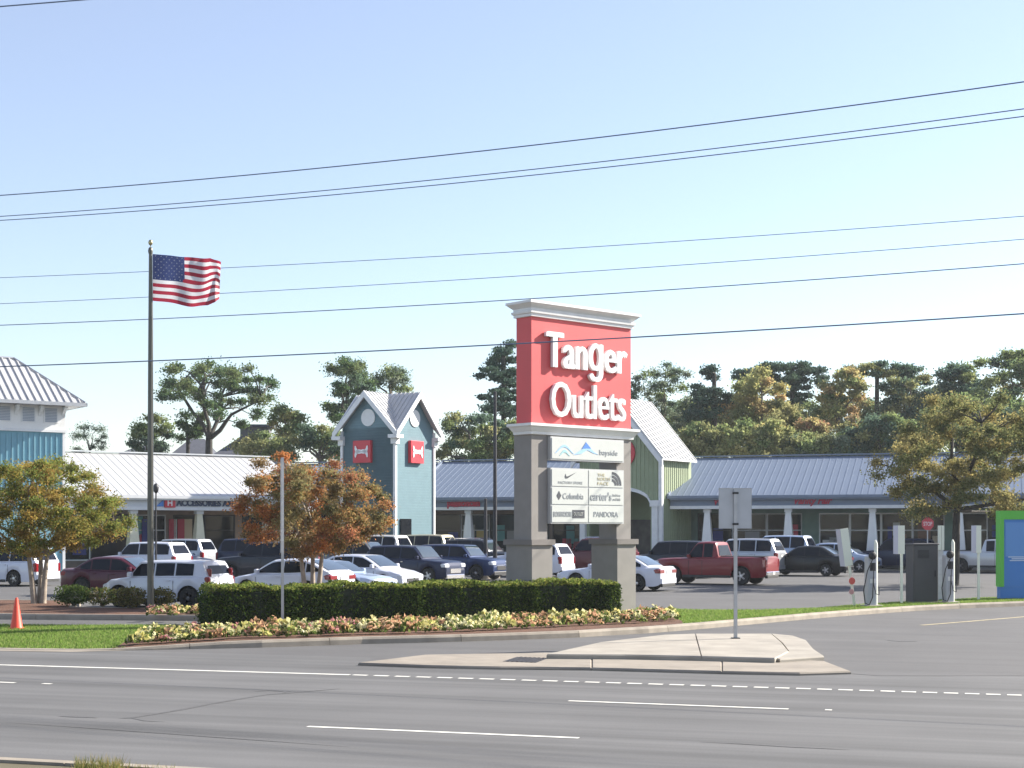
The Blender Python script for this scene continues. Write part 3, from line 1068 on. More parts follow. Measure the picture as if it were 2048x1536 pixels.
# ================================================================== flagpole and flag
fb = Vector(((301 - CU) / FPX * 44.2, 44.2, .14))
fp = thing('flagpole', 'tall tapering metal flagpole with a small ball finial on top', 'flagpole', fb)
M_POLE = mat('pole_bronze', (.1, .1, .085), .4, metal=.3, var=.05)
mb = MB()
mb.lathe([(.16, 0), (.16, .05), (.11, .1), (.1, .12)], 16); mb.build('base_collar', M_POLE, fp, smooth=40)
mb = MB()
mb.lathe([(.095, .1), (.09, 3.5), (.075, 7), (.05, 10.55)], 16); mb.build('pole', M_POLE, fp, smooth=60)
mb = MB()
mb.lathe([(.06, 10.5), (.075, 10.58), (.06, 10.66), (.02, 10.7)], 12); mb.build('truck', M_POLE, fp, smooth=60)
mb = MB()
mb.lathe([(.012, 10.66), (.012, 10.74), (.05, 10.77), (.07, 10.83), (.05, 10.89), (.005, 10.92)], 12); mb.build('finial', mat('brass', (.4, .36, .2), .3, metal=.8), fp, smooth=60)
mb = MB()
mb.tube([(.1, -.03, 1.2), (.085, -.03, 6), (.07, -.03, 10.5)], .006, 5); mb.build('halyard', M_GALV, fp)
M_FR = mat('flag_red', (.33, .025, .05), .7); M_FW = mat('flag_white', (.66, .66, .68), .7); M_FB = mat('flag_blue', (.035, .05, .14), .7)
for m_ in (M_FR, M_FW, M_FB):   # thin cloth lets some light through
    n = m_.node_tree.nodes; l = m_.node_tree.links
    t = n.new('ShaderNodeBsdfTranslucent'); t.inputs[0].default_value = n['Principled BSDF'].inputs['Base Color'].default_value
    mx = n.new('ShaderNodeMixShader'); mx.inputs[0].default_value = .4
    l.new(n['Principled BSDF'].outputs[0], mx.inputs[1]); l.new(t.outputs[0], mx.inputs[2]); l.new(mx.outputs[0], n['Material Output'].inputs['Surface'])
flag = thing('flag', 'stars and stripes flag flying to the right from the flagpole', 'flag', (fb.x + .06, fb.y, 0))
FW_, FH_ = 2.5, 1.38
ftop = HCAM + (CV - 508) / FPX * 44.2
def fpos(a, b):
    """a 0..1 along the fly, b 0..1 downwards"""
    x = a * 2.15 + .10 * math.sin(a * math.pi) * (1 if b < .5 else .4)
    if a > .86:
        x -= (a - .86) * 1.4 * (.5 + .6 * b)
    y = .13 * a ** .6 * math.sin(a * 11 + b * 2.4) + .05 * math.sin(a * 23 - b * 3) * a
    z = ftop - b * (FH_ + .07 * a) - .10 * math.sin(min(1, a * 1.4) * math.pi * .5) + .06 * a * math.sin(a * 7 + 1.2)
    if a > .75:
        z -= (a - .75) * (1.0 - 1.75 * b)
    z += .025 * math.sin(a * 14 + b * 5) * a
    return (x, y, z)
NA = 40
for s_ in range(13):
    red = s_ % 2 == 0
    a0 = 0.4 if s_ < 7 else 0.0
    m_ = MB()
    vs = []; fs = []
    k0 = int(a0 * NA)
    cols_ = NA - k0 + 1
    for i in range(k0, NA + 1):
        for j in range(3):
            vs.append(fpos(i / NA, (s_ + j / 2) / 13))
    for i in range(cols_ - 1):
        for j in range(2):
            p = i * 3 + j
            fs.append((p, p + 1, p + 4, p + 3))
    m_.add(vs, fs)
    m_.build('stripe', M_FR if red else M_FW, flag, smooth=80)
m_ = MB(); vs = []; fs = []
for i in range(17):
    for j in range(15):
        vs.append(fpos(i * .4 / 16, j * (7 / 13) / 14))
for i in range(16):
    for j in range(14):
        p = i * 15 + j
        fs.append((p, p + 1, p + 16, p + 15))
m_.add(vs, fs); m_.build('canton', M_FB, flag, smooth=80)
m_ = MB()
for r in range(9):
    for c in range(6 if r % 2 == 0 else 5):
        a = .4 * ((c + (.5 if r % 2 == 0 else 1)) / 6) ; b = (7 / 13) * (r + .6) / 9.2
        p0 = Vector(fpos(a, b)) + Vector((0, -.006, 0))
        pts = []
        for q_ in range(10):
            rr = .026 if q_ % 2 == 0 else .011
            t = math.pi / 2 + q_ * math.pi / 5
            pts.append(p0 + Vector((rr * math.cos(t), 0, rr * math.sin(t))))
        b_ = len(m_.v)
        m_.add([p0] + pts, [(0, i + 1, (i + 1) % 10 + 1) for i in range(10)])
m_.build('star', M_FW, flag, kind='stuff')

# ================================================================== cone
cp = gp(33, 1258, .14)
cn = thing('traffic_cone', 'orange red traffic cone standing on the grass verge at the left', 'traffic cone', cp)
M_CONE = mat('cone_orange', (.75, .07, .035), .5)
mb = MB(); mb.bbox(-.17, .17, -.17, .17, 0, .035, .03); mb.build('cone_base', M_CONE, cn)
mb = MB(); mb.lathe([(.155, .03), (.14, .06), (.035, .72), (.03, .745), (.012, .745)], 20); mb.build('cone_body', M_CONE, cn, smooth=50)

# ================================================================== posts and signs near the road
def hat_post(mb, z0, z1, w=.06, x=0, y=0):
    mb.box(x - w / 2, x + w / 2, y, y + .006, z0, z1)
    mb.box(x - w / 2, x - w / 2 + .008, y - .028, y, z0, z1)
    mb.box(x + w / 2 - .008, x + w / 2, y - .028, y, z0, z1)
ip = gp(1471, 1277, .145)
st = thing('road_sign', 'back of a square grey metal sign on a galvanised post on the concrete island', 'sign', ip, R(3))
sc = ip.y / FPX
zz = lambda v: HCAM + (CV - v) * sc - .145
mb = MB(); mb.box(-.036, .036, -.03, .03, -.02, zz(978)); mb.build('post', M_GALV, st)
mb = MB()
mb.box(-.36, .36, .034, .04, zz(1057), zz(976)); mb.build('sign_panel', M_ALU, st)
mb = MB()
for s_ in (-1, 1):
    mb.box(-.36 if s_ < 0 else .352, -.352 if s_ < 0 else .36, .026, .034, zz(1057), zz(976))
mb.box(-.352, .352, .026, .034, zz(977), zz(976)); mb.box(-.352, .352, .026, .034, zz(1057), zz(1056))
mb.build('panel_rim', M_GALV, st)
mb = MB(); mb.box(-.06, .06, -.04, .033, zz(1050), zz(1046)); mb.box(-.06, .06, -.04, .033, zz(988), zz(984)); mb.build('bracket', M_DARKMET, st)
mb = MB(); mb.box(-.09, .09, -.07, .07, 0, .02); mb.build('base_plate', M_DARKMET, st)

ep = gp(565, 1250, .15)
sc2 = ep.y / FPX
es = thing('road_sign', 'edge-on metal sign on a slim post standing in the flower bed', 'sign', ep, R(72))
z2 = lambda v: HCAM + (CV - v) * sc2 - .15
mb = MB(); mb.box(-.04, .04, -.035, .035, -.05, z2(915)); mb.build('post', M_GALV, es)
mb = MB(); mb.box(-.3, .3, .038, .05, z2(1105), z2(918)); 
es_panel = mb.build('sign_panel', M_ALU, es)
es.rotation_euler = (0, 0, math.atan2(ep.y, ep.x))

# ---- kiosk / chargers on the right verge
def vbase(u, v=None):
    # the verge edge behind the kerb on the right
    return gp(u, v, .14)
M_LAV = mat('pale_grey_panel', (.5, .5, .58), .5); M_CRM = mat('cream_panel', (.68, .7, .6), .5)
M_CHG = mat('charger_grey', (.4, .41, .45), .45, var=.05); M_CAB = mat('cabinet_charcoal', (.055, .055, .058), .55, var=.1, scale=2)
M_GREEN = mat('kiosk_green', (.1, .45, .05), .45); M_BLUE = mat('kiosk_blue', (.045, .19, .52), .4); M_BLUE2 = mat('kiosk_pale_blue', (.1, .26, .56), .4)
def panel_post(u, vb, vt, vpb, wpx, lean, lab, name='marker_sign', group=None):
    b = vbase(u, vb); s = b.y / FPX
    t = thing(name, lab, 'sign', b, R(20))
    h = (vb - vt) * s; hp = (vb - vpb) * s
    M_ = Matrix.Rotation(-lean, 4, 'Y')
    w_ = wpx * s
    mb = MB(); mb.M = M_; mb.box(-.035, .035, -.03, .03, -.05, h * .98); mb.build('post', M_CRM, t)
    mb = MB(); mb.M = M_; mb.box(-w_ * .62, w_ * .3, -.062, -.032, hp, h); mb.build('sign_panel', M_CRM, t)
    mb = MB(); mb.M = M_; mb.box(-w_ * .62 - .006, -w_ * .62, -.06, .2, hp, h); mb.build('side_panel', M_LAV, t)
    return t, M_, s
t, M_, s = panel_post(1709, 1212, 1055, 1130, 20, R(8.5), 'leaning white two-sided marker sign on a post at the verge edge')
for (du, v_, r_, c_) in ((-2, 1161, .11, (.65, .1, .08)), (-11, 1182, .085, (.6, .3, .3))):
    mb = MB(); mb.M = M_
    zz_ = (1212 - v_) * s
    mb.lathe([(r_, -.075), (r_, -.06), (r_ * .9, -.05)], 14, c=(du * s * .5, 0, zz_), axis='y')
    mb.build('round_plate', mat('plate_%d' % v_, c_, .5), t)
panel_post(1803, 1207, 1051, 1108, 17, 0, 'upright white narrow marker sign just left of the dark cabinet')
panel_post(1957, 1200, 1051, 1106, 13, 0, 'slim pale marker sign between the charger and the blue kiosk')
def charger(u, vb, flip, lab):
    b = vbase(u, vb); s = b.y / FPX
    t = thing('charging_post', lab, 'charging station', b, R(18), 'charging posts on the verge')
    h = 1.62
    k = -1 if flip else 1
    mb = MB(); mb.bbox(-.15, .15, -.1, .16, 0, h - .06, .03); mb.build('body', M_CHG, t)
    mb = MB(); mb.tube([(k * .19, .03, 0), (k * .19, .03, 1.95), (k * .17, .03, 2.05)], [.055, .055, .02], 10); mb.build('mast', M_CRM, t, smooth=50)
    mb = MB(); mb.lathe([(.1, -.14), (.12, -.12), (.12, -.04), (.07, .0)], 12, c=(-k * .03, -.06, h - .05), axis='y'); mb.build('holster', M_BLACK, t, smooth=50)
    mb = MB()
    p_ = [(-k * .03, -.2, h - .1), (-k * .26, -.22, 1.1), (-k * .38, -.2, .5), (-k * .33, -.2, .12), (-k * .18, -.2, .06), (-k * .05, -.18, .3), (0, -.14, .9)]
    mb.tube(p_, .017, 6); mb.build('cable', M_BLACK, t, smooth=60)
    mb = MB()
    p_ = [(k * .0, -.16, h - .3), (-k * .02, -.18, .7), (k * .05, -.2, .4), (k * .2, -.14, .36), (k * .24, -.08, .6)]
    mb.tube(p_, .014, 6); mb.build('cable', M_DARKMET, t, smooth=60)
    mb = MB(); mb.bbox(-.25, .3, -.2, .25, -.02, .05, .02); mb.build('footing', M_CONC, t)
    mb = MB(); mb.box(-.1, .1, -.106, -.101, 1.1, 1.35); mb.build('screen', M_BLACK, t)
    mb = MB(); mb.box(-.09, .09, -.106, -.101, .72, .86); mb.build('label_plate', M_WHITE, t)
    return t
charger(1742, 1213, False, 'grey charging post with a looped black cable left of the dark cabinet')
charger(1897, 1206, False, 'grey charging post with cable right of the dark cabinet')
b = vbase(1846, 1205); s = b.y / FPX
cb = thing('equipment_cabinet', 'tall plain charcoal cabinet standing on the verge between the charging posts', 'cabinet', b, R(12))
mb = MB(); mb.bbox(-.44, .44, -.2, .35, 0, 1.88, .02); mb.build('cabinet_body', M_CAB, cb)
mb = MB(); mb.box(-.4, .4, -.215, -.203, .08, 1.8); mb.build('door', M_CAB, cb)
mb = MB(); mb.box(.3, .33, -.24, -.216, .85, 1.05); mb.build('handle', M_DARKMET, cb)
for k in range(7):
    mb = MB(); mb.box(-.3, .1, -.224, -.216, 1.45 + k * .04, 1.47 + k * .04); mb.build('vent_slat', M_BLACK, cb)
mb = MB(); mb.bbox(-.52, .52, -.28, .43, -.03, .03, .02); mb.build('plinth', M_CONC, cb)
mb = MB(); mb.bbox(-.47, .47, -.23, .38, 1.88, 1.93, .02); mb.build('lid', M_CAB, cb)
# white shaft right of cabinet
b = vbase(1882, 1200); s = b.y / FPX
ws = thing('marker_sign', 'white double panel marker sign directly right of the dark cabinet', 'sign', b, R(20))
mb = MB(); mb.box(-.11, -.02, -.04, .03, (1200 - 1100) * s, (1200 - 1051) * s); mb.box(.0, .1, -.04, .03, (1200 - 1100) * s, (1200 - 1051) * s); mb.build('sign_panel', M_CRM, ws)
mb = MB(); mb.box(-.1, .12, .035, .1, 0, (1200 - 1090) * s); mb.build('post', M_GALV, ws)
# kiosk
b = vbase(2030, 1198); s = b.y / FPX
kk = thing('information_kiosk', 'large blue panel in a bright green frame at the right edge', 'sign', (b.x - .55, b.y, .14), R(6))
mb = MB()
mb.box(0, .14, -.1, .25, .42, 2.72); mb.box(1.86, 2.0, -.1, .25, .42, 2.72); mb.box(0, 2.0, -.1, .25, 2.724, 3.02)
mb.build('frame', M_GREEN, kk)
mb = MB(); mb.box(.02, 1.98, -.05, .2, 0, .416); mb.box(.143, 1.857, -.06, .2, .418, 2.72); mb.build('panel', M_BLUE, kk)
mb = MB(); mb.box(.2, 1.8, -.07, -.061, 1.45, 2.62); mb.build('screen', M_BLUE2, kk)
mb = MB()
for i, (x0, x1, z) in enumerate(((.3, .9, 1.42), (.42, 1.3, 1.36), (.35, 1.1, 1.3))):
    mb.box(x0, x1, -.078, -.072, z, z + .035)
mb.build('printed_line', mat('pale_print', (.5, .6, .75), .5), kk)

# ================================================================== overhead wires
M_WIRE = mat('wire_black', (.1, .14, .22), .6)
def wire(v0, v1, YL, YR, rad, lab, sag=0.35):
    a = wp(-20, v0 + 20 * (v0 - v1) / 2048, YL); b_ = wp(2068, v1 - 20 * (v0 - v1) / 2048, YR)
    d = (b_ - a)
    pts = []
    for i in range(-14, 35):
        t_ = i / 20
        p = a + d * t_
        p.z += -sag * 4 * (.25 - (t_ - .5) ** 2) * 1.0 + 0
        pts.append(p)
    m_ = MB(); m_.tube(pts, rad, 6)
    o = m_.build('overhead_wire', M_WIRE, None, smooth=80, label=lab, category='wire', group='overhead wires')
    return o
wire(390, 163, 34.8, 26, .0115, 'dark overhead wire, highest of those crossing the whole sky', .19)
wire(432, 217, 34.8, 26, .0095, 'upper wire of the close pair under the highest one', .19)
wire(440, 232, 34.8, 26.1, .0095, 'lower wire of the close pair under the highest one', .19)
wire(555, 432, 65, 51, .012, 'thin wire passing behind the upper part of the flag', .2)
wire(607, 478, 65, 51, .012, 'thin wire passing behind the lower part of the flag', .2)
wire(650, 527, 60, 47, .016, 'thin wire running just under the flag', .2)
wire(733, 627, 34.5, 26.2, .013, 'lowest overhead wire, crossing in front of the red sign', .08)
# short run of the topmost one leaving the frame at the upper left
a = wp(-700, 70, 33); b_ = wp(900, -60, 28)
m_ = MB(); m_.tube([a.lerp(b_, i / 12) for i in range(13)], .013, 6)
m_.build('overhead_wire', M_WIRE, None, label='wire cutting only the top left corner of the sky', category='wire', group='overhead wires')

# ================================================================== store buildings
M_ROOFW = mat('metal_roof_pale', (.5, .5, .5), .4, metal=.25, var=.05, scale=.6)
M_ROOFB = mat('metal_roof_blue', (.15, .19, .26), .5, metal=.1, var=.06, scale=.5)
M_FASC = mat('fascia_grey', (.17, .21, .28), .6, var=.06, scale=1)
M_FASCW = mat('fascia_white', (.6, .62, .63), .6, var=.05, scale=1)
M_SOFF = mat('soffit', (.45, .43, .38), .7)
M_WALLT = mat('store_wall_tan', (.22, .17, .14), .8, var=.15, scale=2)
M_WALLG = mat('store_wall_green', (.16, .24, .2), .8, var=.1, scale=2)
M_GLASS = mat('shop_glass', (.012, .014, .018), .06, spec=.3)
M_INT = mat('shop_interior', (.11, .1, .09), .9, var=.4, scale=1.2)
M_FLOOR = mat('walk_concrete', (.36, .34, .31), .8, var=.1)
M_OLIVE = mat('olive_siding', (.27, .32, .2), .7, var=.06, scale=2)
M_OLIVED = mat('olive_batten', (.3, .35, .22), .7)
M_TEALW = mat('tower_teal', (.14, .235, .275), .7, var=.05, scale=2)
M_TEALB = mat('board_teal', (.17, .36, .44), .65, var=.06, scale=2)
M_SIGNR = mat('sign_red_box', (.55, .03, .05), .45)
M_REDL = mat('lettering_red', (.4, .02, .05), .5)
M_NAVY = mat('lettering_navy', (.03, .05, .1), .5)
def clapboard_bump(m, s=5.5):
    n = m.node_tree.nodes; l = m.node_tree.links
    tc = n.new('ShaderNodeTexCoord'); wv = n.new('ShaderNodeTexWave')
    wv.bands_direction = 'Z'; wv.wave_profile = 'SAW'; wv.inputs['Scale'].default_value = s / 3.0
    l.new(tc.outputs['Object'], wv.inputs['Vector'])
    b = n.new('ShaderNodeBump'); b.inputs['Strength'].default_value = .6; b.inputs['Distance'].default_value = .03
    l.new(wv.outputs['Fac'], b.inputs['Height']); l.new(b.outputs[0], n['Principled BSDF'].inputs['Normal'])
clapboard_bump(M_TEALW)

POSTER = [mat('poster_red', (.4, .03, .06), .6), mat('poster_tan', (.45, .36, .25), .6), mat('poster_white', (.6, .6, .58), .6), mat('poster_navy', (.03, .04, .2), .6),
          mat('poster_teal', (.08, .25, .25), .6), mat('poster_brown', (.2, .1, .06), .6), mat('poster_grey', (.25, .25, .25), .6), mat('poster_gold', (.4, .3, .1), .6)]

def wing(name, label, org, ang, t0, t1, cols, roofm, fascm, wallm, seed, pitch=.43, zf=3.85, zt=4.72, zr=7.5, run=7.0, left_end=True, warm=None, mod=(1.5, 2.7), colw=(.34, .86), rib=.036):
    root = thing(name, label, 'building', (org[0], org[1], 0), ang)
    r_ = random.Random(seed)
    L = t1 - t0
    # roof deck
    slope = math.hypot(run + .35, zr - zt)
    th = math.atan2(zr - zt, run + .35)
    mb = MB()
    pr = [(-.35, zt - .06), (run, zr - .06), (2 * run + .35, zt - .06), (2 * run, zt - .3), (0, zt - .3)]
    mb.loft([[(t0, p[0], p[1]) for p in pr], [(t1, p[0], p[1]) for p in pr]])
    roof = mb.build('roof', roofm, root)
    # standing seam trays, one object each
    pm = MB()
    sl_ = slope - .02
    pm.box(.004, pitch - .004, 0, sl_, 0, .02); pm.box(0.004, .07, .0, sl_, .02, rib)
    me = pm.mesh('roof_panel', roofm)
    n = int(L / pitch)
    for i in range(n):
        o = link('roof_panel', me, roof, (t0 + i * pitch, -.37, zt - .05))
        o.rotation_euler = (th, 0, 0)
    mb = MB(); mb.box(t0 - .05, t1 + .05, run - .2, run + .2, zr + .02, zr + .1); mb.build('ridge_cap', fascm, roof)
    for tt in ((t0,) if left_end else ()):
        mb = MB(); mb.loft([[(tt - .14, p[0], p[1]) for p in ((-.4, zt + .1), (run, zr + .1), (run, zr - .2), (-.4, zt - .2))], [(tt - .01, p[0], p[1]) for p in ((-.4, zt + .1), (run, zr + .1), (run, zr - .2), (-.4, zt - .2))]])
        mb.build('rake_trim', fascm, roof)
    # fascia
    mb = MB(); mb.box(t0, t1, 0, .3, zf + .2, zt - .3); mb.build('fascia', fascm, root)
    mb = MB(); mb.box(t0 - .03, t1, -.42, -.3, zt - .2, zt - .02); mb.box(t0 - .02, t1, -.3, .3, zt - .3, zt - .2); mb.build('gutter', M_TRIM if fascm is M_FASCW else fascm, root)
    mb = MB(); mb.box(t0 - .02, t1, -.05, .35, zf, zf + .2); mb.build('fascia_trim', M_TRIM, root)
    mb = MB(); mb.box(t0, t1, .35, 3.6, zf + .02, zf + .1); mb.build('soffit', M_SOFF, root)
    for c in cols:
        m_ = MB()
        a, b_ = colw[0] / 2, colw[1] / 2
        yc = .5
        m_.loft([[(c - b_, yc - b_, .1), (c + b_, yc - b_, .1), (c + b_, yc + b_, .1), (c - b_, yc + b_, .1)], [(c - a, yc - a, zf - .22), (c + a, yc - a, zf - .22), (c + a, yc + a, zf - .22), (c - a, yc + a, zf - .22)]])
        co = m_.build('column', warm or M_WHITE, root)
        m_ = MB(); m_.box(c - a - .06, c + a + .06, yc - a - .06, yc + a + .06, zf - .22, zf - .002); m_.build('capital', M_TRIM, co)
    # storefront
    YW = 3.6
    x = t0
    wall = MB()
    while x < t1 - .3:
        pier = r_.choice([.25, .35, .5, 1.1])
        wall.box(x, min(x + pier, t1), YW, YW + .25, .1, zf + .02)
        x += pier
        k = r_.choice([2, 2, 3, 3, 4])
        ww = r_.uniform(*mod)
        for i in range(k):
            if x + ww > t1 - .2:
                break
            fm_ = r_.choice([M_WHITE, M_DARKMET, M_DARKMET, M_FRAMEG])
            f = MB()
            zb_ = .14 if r_.random() < .5 else .6
            ztp = zf - .25
            f.box(x, x + .07, YW - .03, YW + .12, zb_, ztp); f.box(x + ww - .07, x + ww - .01, YW - .03, YW + .12, zb_, ztp)
            f.box(x + .07, x + ww - .07, YW - .03, YW + .12, zb_, zb_ + .08); f.box(x + .07, x + ww - .07, YW - .03, YW + .12, ztp - .08, ztp)
            f.box(x + .07, x + ww - .07, YW - .02, YW + .1, 2.45, 2.52)
            wo = f.build('window', fm_, root)
            p_ = MB(); p_.box(x + .07, x + ww - .07, YW + .04, YW + .055, zb_ + .08, ztp - .08); p_.build('pane', M_GLASS, wo)
            if r_.random() < .85:
                for _ in range(r_.choice([1, 2, 3, 4])):
                    pw_ = r_.uniform(.2, .8) * ww * .6; px_ = x + .1 + r_.random() * (ww - pw_ - .2)
                    zz0 = r_.uniform(.8, 2.2); zz1 = min(ztp - .1, zz0 + r_.uniform(.4, 1.3))
                    q_ = MB(); q_.box(px_, px_ + pw_, YW + .02 , YW + .034, zz0, zz1); q_.build('poster', r_.choice(POSTER), wo)
            wall.box(x, x + ww, YW, YW + .2, .1, zb_); wall.box(x, x + ww, YW, YW + .2, ztp, zf + .02)
            x += ww
    wall.build('storefront_wall', wallm, root)
    mb = MB(); mb.box(t0, t1, YW + 2.2, YW + 2.4, .1, zf); mb.build('interior_wall', M_INT, root)
    mb = MB(); mb.box(t0, t1, 2 * run - .3, 2 * run, 0, zt - .3)
    for tt in (t0, t1 - .2):
        pts = [(3.3, .05), (2 * run - .3, .05), (2 * run - .3, zt - .3), (run, zr - .3), (.4, zt - .3), (.4, zf + .1), (3.3, zf + .1)]
        mb.loft([[(tt, p[0], p[1]) for p in pts], [(tt + .2, p[0], p[1]) for p in pts]])
    mb.build('end_wall', wallm, root)
    mb = MB(); mb.box(t0 - .3, t1 + .3, -1.2, YW + 2.4, -.05, .13); mb.build('walkway', M_FLOOR, root)
    return root

E0 = Vector((10.8, 96.7, 0))
AE = R(-18)
MW = wing('store_wing', 'low shop wing with blue-grey metal roof between the teal tower and the pylon sign', E0, AE, -18.8, -6.6, [-14.6, -9.4], M_ROOFB, M_FASC, M_WALLT, 3)
RW = wing('store_wing', 'long shop wing with blue-grey metal roof right of the olive gabled block', E0, AE, -.6, 33, [1.72, 6.9, 12.1, 17.3, 22.5, 27.7], M_ROOFB, M_FASC, M_WALLG, 12)
def store_sign(root, txt, x, z, size, m, shear=0.0, width=None, bold=0.01, y=-.06):
    s = link('store_sign', None, root, (x, y, z))
    letters(txt, size, .08, m, s, Matrix.Identity(4), bold=bold, shear=shear, width=width)
store_sign(MW, 'pageoncan', -15.95, 4.12, .62, M_REDL, width=2.35, bold=.035)
store_sign(RW, 'Vanity Fair', 7.35, 4.15, .6, M_REDL, shear=.35, width=2.35, bold=.02)
store_sign(RW, 'Wilsons', 2.25, 4.12, .6, M_REDL, shear=.2, width=1.7, bold=.02)
# white discs just in front of the right wing windows
for xx, zz_ in ((1.1, 2.35), (-.1, 2.35)):
    mb = MB(); mb.lathe([(.13, 3.5), (.13, 3.54)], 12, c=(xx, 0, zz_), axis='y'); mb.build('white_disc', M_WHITE, RW)

# left wing
kL = (130 - CU) / FPX
RL = Vector((kL * 95.5, 95.5, 0))
aL = R(35)
EL = RL + Vector((math.sin(aL) * 7, -math.cos(aL) * 7, 0))
def tl(u):
    k = (u - CU) / FPX
    return (k * EL.y - EL.x) / (math.cos(aL) - k * math.sin(aL))
LW = wing('store_wing', 'shop wing with bright ribbed metal roof and cream tapered columns at the left', EL, aL, -2.5, 14.2, [tl(272), tl(404), tl(540)], M_ROOFW, M_FASCW, M_WALLT, 5, warm=M_CREAM, zf=3.72, zt=4.62, left_end=False, pitch=.5)
zs_ = 4.0
mb = MB(); mb.box(tl(328), tl(349), -.16, 0, 3.88, 4.5); sgb = mb.build('sign_box', M_SIGNR, LW)
letters('H', .5, .02, M_LETTER, sgb, Matrix.Translation((tl(333), -.18, 3.99)), bold=.01)
mb = MB(); mb.xprism([(tl(312), 3.95), (tl(326), 3.95), (tl(326), 4.35)], -.1, 0); mb.build('sign_wedge', M_INKB, LW)
store_sign(LW, 'ACCESSORIES ARE', tl(352), 4.0, .52, M_NAVY, width=tl(470) - tl(352), bold=.02)
for u0, u1, m_ in ((286, 298, POSTER[3]), (342, 356, POSTER[0]), (360, 374, POSTER[0]), (352, 358, POSTER[2]), (374, 390, POSTER[1])):
    mb = MB(); mb.box(tl(u0) + 1.3, tl(u1) + 1.3, 3.5, 3.55, .5, 3.2); mb.build('poster', m_, LW)
# wing joining left wing and middle wing behind the tower
k = (640 - CU) / FPX
JW = wing('store_wing', 'short roofed shop section half hidden behind the orange tree and teal tower', E0, AE, -33.5, -19.2, [-28, -23], M_ROOFB, M_FASC, M_WALLT, 9, left_end=False)

# ---------------------------------------------------------------- gabled blocks
AG = R(-34)
GO = Vector((4.48, 99.41, 0))
gb = thing('gabled_block', 'olive board-sided gabled entrance block with a white roof right of the pylon sign', 'building', GO, AG)
GW, GD, ZE, ZA = 6.1, 4.0, 7.4, 11.0
sl = (ZA - ZE) / (GW / 2)
topf = lambda x: ZE + sl * (GW / 2 - abs(x - GW / 2))
def arch(x):
    if x < .75 or x > 5.35:
        return 0.0
    u_ = (x - 3.05) / 2.3
    return 4.15 + .95 * math.sqrt(max(0, 1 - u_ * u_))
mb = MB()
xs = [0, .75] + [.7501 + (5.3499 - .7501) * i / 22 for i in range(23)] + [5.35, GW]
for i in range(len(xs) - 1):
    a, b_ = xs[i], xs[i + 1]
    if b_ - a < 1e-3:
        continue
    mid = (a + b_) / 2
    za, zb_ = (0, 0) if (mid < .75 or mid > 5.35) else (arch(min(max(a, .7502), 5.3498)), arch(min(max(b_, .7502), 5.3498)))
    parts_ = [(a, b_)] if not (a < GW / 2 < b_) else [(a, GW / 2), (GW / 2, b_)]
    for p, q_ in parts_:
        mb.add([(p, 0, za), (q_, 0, zb_), (q_, .25, zb_), (p, .25, za), (p, 0, topf(p)), (q_, 0, topf(q_)), (q_, .25, topf(q_)), (p, .25, topf(p))],
               [(3, 2, 1, 0), (4, 5, 6, 7), (0, 1, 5, 4), (2, 3, 7, 6), (3, 0, 4, 7), (1, 2, 6, 5)])
mb.box(0, .25, .25, GD, 0, ZE); mb.box(GW - .25, GW, .25, GD, 0, ZE)
pts = [(0, 0), (GW, 0), (GW, ZE), (GW / 2, ZA), (0, ZE)]
mb.loft([[(x, GD, z) for x, z in pts], [(x, GD + .2, z) for x, z in pts]])
mb.build('wall', M_OLIVE, gb)
# battens on front and right side, one object each
me1 = {}
for i in range(1, 20):
    x = i * GW / 20
    z0 = arch(x) + .25 if arch(x) else .3
    mb = MB(); mb.box(x - .03, x + .03, -.035, 0, z0, topf(x) - .25); mb.build('batten', M_OLIVED, gb)
for i in range(1, 15):
    y = i * GD / 15
    mb = MB(); mb.box(GW, GW + .035, y - .03, y + .03, .3, ZE - .1); mb.build('batten', M_OLIVED, gb)
mb = MB()
for i in range(20):   # arch trim
    a, b_ = .75 + 4.6 * i / 20, .75 + 4.6 * (i + 1) / 20
    za, zb_ = arch(min(max(a, .7502), 5.3498)), arch(min(max(b_, .7502), 5.3498))
    mb.add([(a, -.06, za - .02), (b_, -.06, zb_ - .02), (b_, .27, zb_ - .02), (a, .27, za - .02), (a, -.06, za + .2), (b_, -.06, zb_ + .2), (b_, .27, zb_ + .2), (a, .27, za + .2)], [(3, 2, 1, 0), (4, 5, 6, 7), (0, 1, 5, 4), (2, 3, 7, 6)])
mb.build('arch_trim', M_TRIM, gb)
for x in (.35, 5.75):
    mb = MB(); mb.box(x - .2, x + .2, -.25, -.002, 0, 4.0); mb.box(x - .3, x + .3, -.33, -.001, 4.002, 4.4); mb.build('pilaster', M_TRIM, gb)
mb = MB(); mb.box(GW - .12, GW + .12, -.12, .12, 0, ZE - .3); mb.build('corner_board', M_TRIM, gb)
